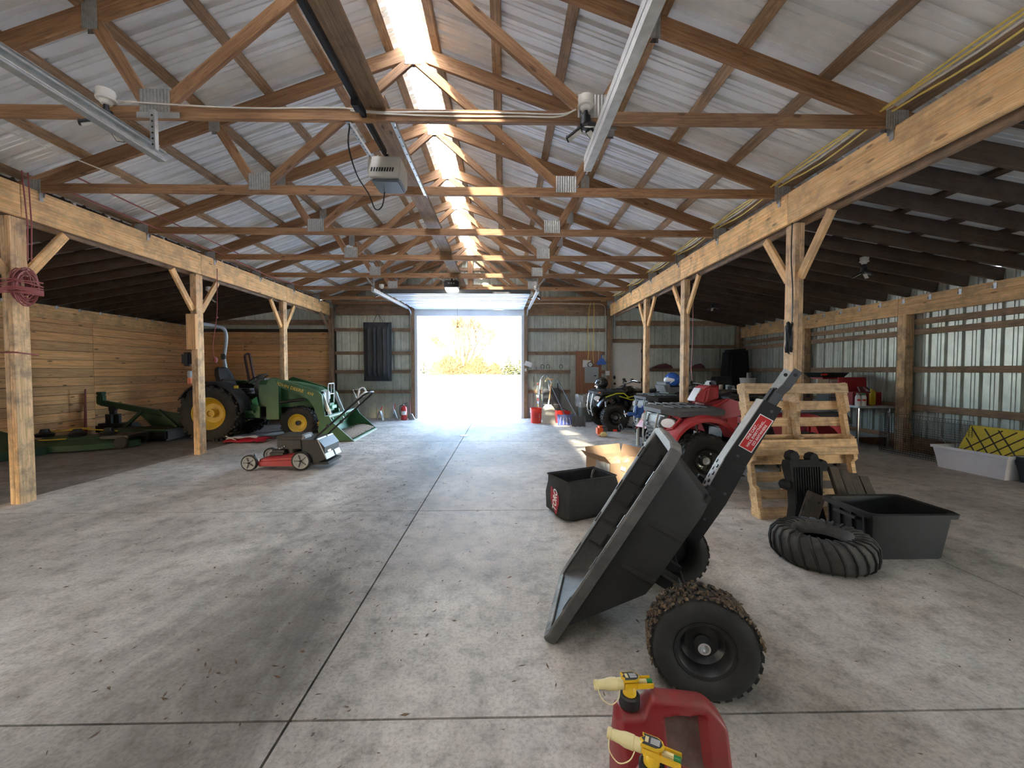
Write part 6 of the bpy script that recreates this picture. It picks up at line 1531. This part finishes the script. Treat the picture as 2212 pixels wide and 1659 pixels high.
# bench at the back of the aisle
t = thing('workbench', 'dark cluttered workbench in the far right corner', 'workbench', (5.45, 9.95, 0)); b = MB(); b.box((0, 0, .82), (2.0, .62, .04)); b.obj('bench_top', 'oldwood', t)
for sx in (-1, 1):
    for sy in (-1, 1): MB().box((sx * .94, sy * .26, .40), (.07, .07, .80)).obj('leg', 'oldwood', t)
random.seed(2)
for k, (x, m_, r_, h_, lb_) in enumerate(((4.75, 'tag', .05, .06, 'roll of white tape at the left end of the dark workbench'), (5.0, 'cream', .09, .10, 'cream bowl on the dark workbench'), (5.28, 'bucketred', .05, .09, 'small red tin on the dark workbench'), (5.42, 'cream', .045, .12, 'small white pot on the dark workbench'), (5.62, 'galv', .05, .11, 'steel can on the dark workbench'))):
    t = thing('bench_item', lb_, 'container', (x, 9.78 + .05 * k, .84), 0); MB().lathe([(0, 0), (r_, 0), (r_ * 1.05, h_ * .9), (r_, h_), (r_ * .85, h_), (r_ * .8, .02), (0, .02)], n=18).obj('container', m_, t)
t = thing('pail', 'white pail on the workbench just over the pallet top', 'bucket', (5.98, 9.75, .84)); MB().lathe([(0, 0), (.15, 0), (.17, .26), (.18, .27), (.18, .29), (0, .29)], n=24).obj('pail', 'white', t); MB().cyl((.03, 0, .29), (.03, 0, .42), .05, n=12).obj('jar', 'greymid', t)
t = thing('black_shroud', 'tall black covered object in the far right corner', 'cover', (6.12, 10.55, 0)); b = MB(); b.loft([[(-.30, -.25, 0), (.32, -.25, 0), (.32, .25, 0), (-.30, .25, 0)], [(-.28, -.24, 1.2), (.30, -.22, 1.2), (.30, .24, 1.2), (-.30, .22, 1.2)], [(-.24, -.2, 1.85), (.26, -.2, 1.9), (.24, .2, 1.9), (-.26, .2, 1.85)]]); b.bm.normal_update(); bmesh.ops.bevel(b.bm, geom=list(b.bm.edges), offset=.06, segments=3, affect='EDGES'); b.obj('cover', plain('black_tarp', (.006, .006, .007), .8), t)
t = thing('black_case', 'black hard case on the workbench before the covered object', 'case', (5.55, 10.15, .84)); MB().box((0, 0, .16), (.42, .26, .32), bev=.02).obj('case', 'steelblack', t); MB().box((0, -.135, .2), (.12, .02, .03)).obj('handle', 'black', t)
# things on the girt shelf of the far wall
for k, (x, w) in enumerate(((4.35, .62), (5.35, .42))):
    t = thing('folded_tarp', ('left', 'right')[k] + ' dark folded tarp lying on the girt of the far wall', 'tarp', (x, YB - .09, 1.375)); b = MB(); b.prism([(-w / 2, 0), (w / 2, 0), (w / 2 - .05, .07), (w * .2, .13), (-w * .1, .10)], -.05, .05); b.obj('tarp', plain('dull_maroon', (.10, .03, .03), .8, 0, .3), t)
# low things seen through the pallet
t = thing('red_cooler', 'red plastic container seen through the pallet, left of its middle', 'cooler', (4.22, 6.05, 0)); b = MB(); b.box((0, 0, .42), (.50, .36, .30), bev=.05); b.obj('cooler_body', MB_RED, t); MB().box((0, 0, .135), (.44, .32, .27), bev=.02).obj('crate_base', 'greydark', t)
t = thing('generator', 'black machine with a red panel seen through the right half of the pallet', 'machine', (4.36, 5.50, 0), .1); b = MB(); b.prism([(-.30, .70), (.25, .74), (.34, .62), (.34, .58), (-.32, .58)], -.2, .2); b.obj('cover', 'steelblack', t); MB().box((-.05, 0, .62), (.36, .42, .10), bev=.02).obj('red_panel', plain('panel_red', (.4, .02, .03), .4), t); MB().box((0, 0, .34), (.56, .34, .48), bev=.03).obj('machine_body', MB_RED, t)
for s in (-1, 1): MB().cyl((-.2, s * .2, .09), (-.2, s * .16, .09), .09, n=18).obj('wheel', 'rubber', t)
MB().box((.2, 0, .05), (.06, .3, .10)).obj('foot', 'black', t)
for k, x in enumerate((4.98, 5.26)):
    t = thing('feed_sack', ('green printed sack', 'dark green sack')[k] + ' standing before the table, seen through the pallet', 'sack', (x, 6.35, 0), .2); b = MB(); b.loft([[(-.12, -.09, 0), (.12, -.09, 0), (.12, .09, 0), (-.12, .09, 0)], [(-.14, -.11, .2), (.14, -.11, .2), (.14, .11, .2), (-.14, .11, .2)], [(-.12, -.07, .42), (.12, -.07, .42), (.12, .07, .42), (-.12, .07, .42)], [(-.13, -.02, .5), (.13, -.02, .52), (.13, .02, .52), (-.13, .02, .5)]]); b.obj('sack', plain(('sack_green', 'sack_dark')[k], ((.20, .27, .14), (.06, .09, .06))[k], .6, 0, .4, 14), t)
# ---------------------------------------------------------------- right edge: cages and bins
t = thing('wire_cage', 'folded wire mesh cage panels standing against the right wall post', 'cage', (6.15, 5.80, 0), R(3))
WM = M['steelblack']
for (x, y0, y1, h) in ((.14, .72, -.55, .62), (.02, .62, -.62, .58)):
    b = MB(); n = 34
    for k in range(n + 1):
        y = y0 + (y1 - y0) * k / n; b.bar((x, y, 0), (x, y, h), .0028, .0028)
    for k in range(19):
        z = h * k / 18; b.bar((x, y0, z), (x, y1, z), .0028, .0028)
    o = b.obj('mesh_panel', WM, t, sharp=0)
    MB().tube([(x, y0, 0.004), (x, y0, h), (x, y1, h), (x, y1, 0.004)], .004, 5, closed=True).obj('frame_wire', 'greydark', t)
MB().bar((.08, .0, .60), (-.08, -.62, .05), .004, .004).obj('brace_wire', 'galv', t)
t = thing('clear_bin', 'translucent storage bin holding a tilted yellow lid', 'bin', (6.10, 4.98, 0), R(3))
def bin_(t, L, W2, H, m_, nm):
    b = MB(); L2, W3 = L / 2, W2 / 2
    b.loft([[(-W3 + .04, -L2 + .05, 0), (W3 - .04, -L2 + .05, 0), (W3 - .04, L2 - .05, 0), (-W3 + .04, L2 - .05, 0)], [(-W3 + .01, -L2 + .015, H - .04), (W3 - .01, -L2 + .015, H - .04), (W3 - .01, L2 - .015, H - .04), (-W3 + .01, L2 - .015, H - .04)], [(-W3 - .012, -L2 - .012, H - .035), (W3 + .012, -L2 - .012, H - .035), (W3 + .012, L2 + .012, H - .035), (-W3 - .012, L2 + .012, H - .035)], [(-W3 - .012, -L2 - .012, H), (W3 + .012, -L2 - .012, H), (W3 + .012, L2 + .012, H), (-W3 - .012, L2 + .012, H)], [(-W3, -L2, H), (W3, -L2, H), (W3, L2, H), (-W3, L2, H)], [(-W3 + .045, -L2 + .055, .01), (W3 - .045, -L2 + .055, .01), (W3 - .045, L2 - .055, .01), (-W3 + .045, L2 - .055, .01)]])
    b.obj(nm, m_, t, sharp=30)
bin_(t, .80, .42, .30, M['bin'], 'bin_body')
t = thing('yellow_lid', 'yellow grid-ribbed bin lid standing tilted in the clear bin', 'lid', (6.13, 4.93, .24), (0, R(-62), R(3)))
b = MB(); b.box((.17, 0, 0), (.40, .66, .02), bev=.008); b.obj('lid_panel', 'lidyel', t)
MB().tube([(-.03, -.33, -.012), (.37, -.33, -.012), (.37, .33, -.012), (-.03, .33, -.012)], .018, 6, closed=True).obj('lid_rim', 'lidyel', t)
for k in range(5):
    y = -.28 + .14 * k
    for sg in (-1, 1):
        y2 = y + sg * .30
        x0_, x1_ = 0.0, .34
        ya_, yb_ = y, y2
        yb_ = max(-.30, min(.30, y2)); fx = abs(yb_ - y) / .30
        MB().bar((0.0, y, .013), (.34 * fx, yb_, .013), .012, .008).bar((0.0, y, -.013), (.34 * fx, yb_, -.013), .012, .008).obj('grid_rib', 'oldwood', t)
for yy in (-.30, .30): MB().bar((.02, yy, -.013), (.34, yy, -.013), .012, .008).obj('grid_rib', 'oldwood', t)
t = thing('dark_bin', 'dark blue-grey bin cut off at the right edge', 'bin', (6.22, 4.38, 0), R(3)); bin_(t, .46, .40, .30, plain('bin_dark_blue', (.02, .03, .045), .5), 'bin_body')
t = thing('paper_scrap', 'pale yellow scrap of paper on the floor by the skirting', 'scrap', (6.30, 6.42, 0)); MB().sheet([[(0, 0, .003), (.1, 0, .02)], [(0, .08, .015), (.1, .1, .004)]], .002).obj('scrap', 'spoutpale', t)
# ---------------------------------------------------------------- leaves and straw on the floor
random.seed(21); b = MB()
def bit(x, y, L, w, z=.001): 
    a = random.uniform(0, PI); c, s = math.cos(a), math.sin(a); q = []
    for (u, v_) in ((-L / 2, 0), (0, w / 2), (L / 2, 0), (0, -w / 2)): q.append(b.bm.verts.new((x + u * c - v_ * s, y + u * s + v_ * c, z + random.uniform(.0, .006))))
    b.bm.faces.new(q)
for k in range(900):
    x = random.gauss(-1.15, .55) if random.random() < .55 else random.uniform(-4.5, 2.8); y = random.uniform(1.2, 7.5)
    bit(x, y, random.uniform(.008, .045), random.uniform(.003, .012))
for k in range(500): bit(random.uniform(-4.5, 6.2), random.uniform(1.3, 10.8), random.uniform(.006, .03), random.uniform(.003, .010))
for k in range(300): bit(random.gauss(-2.6, .35), random.gauss(7.5, .8), random.uniform(.02, .06), random.uniform(.004, .01))
o = b.obj('floor_litter', plain('dry_leaf', (.16, .10, .06), .9, 0, .5, 80), None, sharp=0); o['kind'] = 'stuff'; o['label'] = 'dry leaf bits and straw scattered over the concrete'; o['category'] = 'litter'
random.seed(8); b = MB()
for k in range(60): bit(random.gauss(-2.2, .6), random.uniform(3.6, 6.0), random.uniform(.02, .07), random.uniform(.010, .028), .004)
o = b.obj('pale_litter', plain('pale_husk', (.55, .52, .46), .8), None, sharp=0); o['kind'] = 'stuff'; o['label'] = 'pale corn husk flakes scattered left of the long joint'; o['category'] = 'litter'
# ---------------------------------------------------------------- outside: willow and conifers beyond the snow
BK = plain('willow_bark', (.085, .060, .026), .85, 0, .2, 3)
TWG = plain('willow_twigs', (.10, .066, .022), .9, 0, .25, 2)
def branches(b, p, d, L, r, depth, rnd, tw):
    d = d.normalized(); q = p + d * L; mid = p + d * L * .5 + Vector((rnd.uniform(-1, 1), rnd.uniform(-1, 1), rnd.uniform(-.4, .6))) * L * .07
    b.tube([p, mid, q], [r * 1.7, r * 1.5, r * 1.2], 5 if depth > 2 else 3)
    if depth == 0: return
    n = 3 if depth > 3 else rnd.choice((3, 4))
    for k in range(n):
        nd = (d + Vector((rnd.uniform(-1, 1), rnd.uniform(-1, 1), rnd.uniform(-.35, .75))) * (.62 if depth > 2 else .85)).normalized()
        branches(b if depth > 2 else tw, q if k else mid.lerp(q, rnd.uniform(.3, 1)), nd, L * rnd.uniform(.62, .82), r * .58, depth - 1, rnd, tw)
def bare_tree(lab, x, y, z, H, seed, spread=.5, limbs=7, dp=5):
    t = thing('bare_tree', lab, 'tree', (x, y, z), 0, 'bare trees beyond the snow field'); rnd = random.Random(seed); b = MB(); tw = MB()
    b.tube([Vector((0, 0, -.3)), Vector((0, 0, H * .07))], [H * .03, H * .024], 8)
    for k in range(limbs):
        a = 2 * PI * k / limbs + rnd.uniform(-.3, .3); sp = spread * rnd.uniform(.35, 1.3)
        branches(b, Vector((0, 0, H * .05)), Vector((math.cos(a) * sp, math.sin(a) * sp, 1)), H * .33, H * .015, dp, rnd, tw)
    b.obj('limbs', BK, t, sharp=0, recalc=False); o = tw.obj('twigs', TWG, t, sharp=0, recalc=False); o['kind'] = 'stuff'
    return t
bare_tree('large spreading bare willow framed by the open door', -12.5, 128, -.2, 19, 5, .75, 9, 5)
def thicket(lab, x, y, z, rx, rz_, seed):
    t = thing('shrub', lab, 'shrub', (x, y, z), 0, 'tawny bushes round the willow'); rnd = random.Random(seed); tw = MB()
    for k in range(520):
        a = rnd.uniform(0, 2 * PI); e = rnd.uniform(.05, 1.45); dv = Vector((math.cos(a) * math.cos(e) * rx, math.sin(a) * math.cos(e) * rx * .5, math.sin(e) * rz_))
        p0 = dv * rnd.uniform(.0, .55); p1 = dv * rnd.uniform(.85, 1.08) + Vector((rnd.uniform(-.3, .3), 0, rnd.uniform(-.2, .2)))
        tw.tube([p0, p0.lerp(p1, .5) + Vector((rnd.uniform(-.3, .3), rnd.uniform(-.3, .3), .2)), p1], [.07, .05, .03], 3)
        for j in range(3): 
            q = p0.lerp(p1, rnd.uniform(.4, 1)); tw.tube([q, q + Vector((rnd.uniform(-1, 1), rnd.uniform(-1, 1), rnd.uniform(-.3, 1))) * rx * .22], [.04, .025], 3)
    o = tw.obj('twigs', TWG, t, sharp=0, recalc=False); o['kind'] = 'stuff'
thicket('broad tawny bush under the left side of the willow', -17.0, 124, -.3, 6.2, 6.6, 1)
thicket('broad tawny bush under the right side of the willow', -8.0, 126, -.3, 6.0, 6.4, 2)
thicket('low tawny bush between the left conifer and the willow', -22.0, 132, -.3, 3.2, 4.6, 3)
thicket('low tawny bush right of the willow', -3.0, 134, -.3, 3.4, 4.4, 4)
def conifer(lab, x, y, z, H, rad, seed, col):
    t = thing('conifer', lab, 'tree', (x, y, z), 0, 'conifers beyond the snow field'); rnd = random.Random(seed)
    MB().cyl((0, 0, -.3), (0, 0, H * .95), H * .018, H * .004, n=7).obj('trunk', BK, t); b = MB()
    n = int(H * 120)
    for k in range(n):
        f = rnd.random() ** .8; a = rnd.uniform(0, 2 * PI); rr_ = rad * (1 - f) ** .85 * rnd.uniform(.3, 1.08) + .1; zz = H * (.03 + .96 * f)
        c = Vector((math.cos(a) * rr_, math.sin(a) * rr_, zz)); L = rad * .30 * (1.2 - f); d = Vector((math.cos(a), math.sin(a), -.35)); sd = Vector((-math.sin(a), math.cos(a), 0))
        v_ = [b.bm.verts.new(c - d * L * .4), b.bm.verts.new(c + sd * L * .35 + Vector((0, 0, rnd.uniform(-.1, .1)))), b.bm.verts.new(c + d * L * .7), b.bm.verts.new(c - sd * L * .35)]
        b.bm.faces.new(v_)
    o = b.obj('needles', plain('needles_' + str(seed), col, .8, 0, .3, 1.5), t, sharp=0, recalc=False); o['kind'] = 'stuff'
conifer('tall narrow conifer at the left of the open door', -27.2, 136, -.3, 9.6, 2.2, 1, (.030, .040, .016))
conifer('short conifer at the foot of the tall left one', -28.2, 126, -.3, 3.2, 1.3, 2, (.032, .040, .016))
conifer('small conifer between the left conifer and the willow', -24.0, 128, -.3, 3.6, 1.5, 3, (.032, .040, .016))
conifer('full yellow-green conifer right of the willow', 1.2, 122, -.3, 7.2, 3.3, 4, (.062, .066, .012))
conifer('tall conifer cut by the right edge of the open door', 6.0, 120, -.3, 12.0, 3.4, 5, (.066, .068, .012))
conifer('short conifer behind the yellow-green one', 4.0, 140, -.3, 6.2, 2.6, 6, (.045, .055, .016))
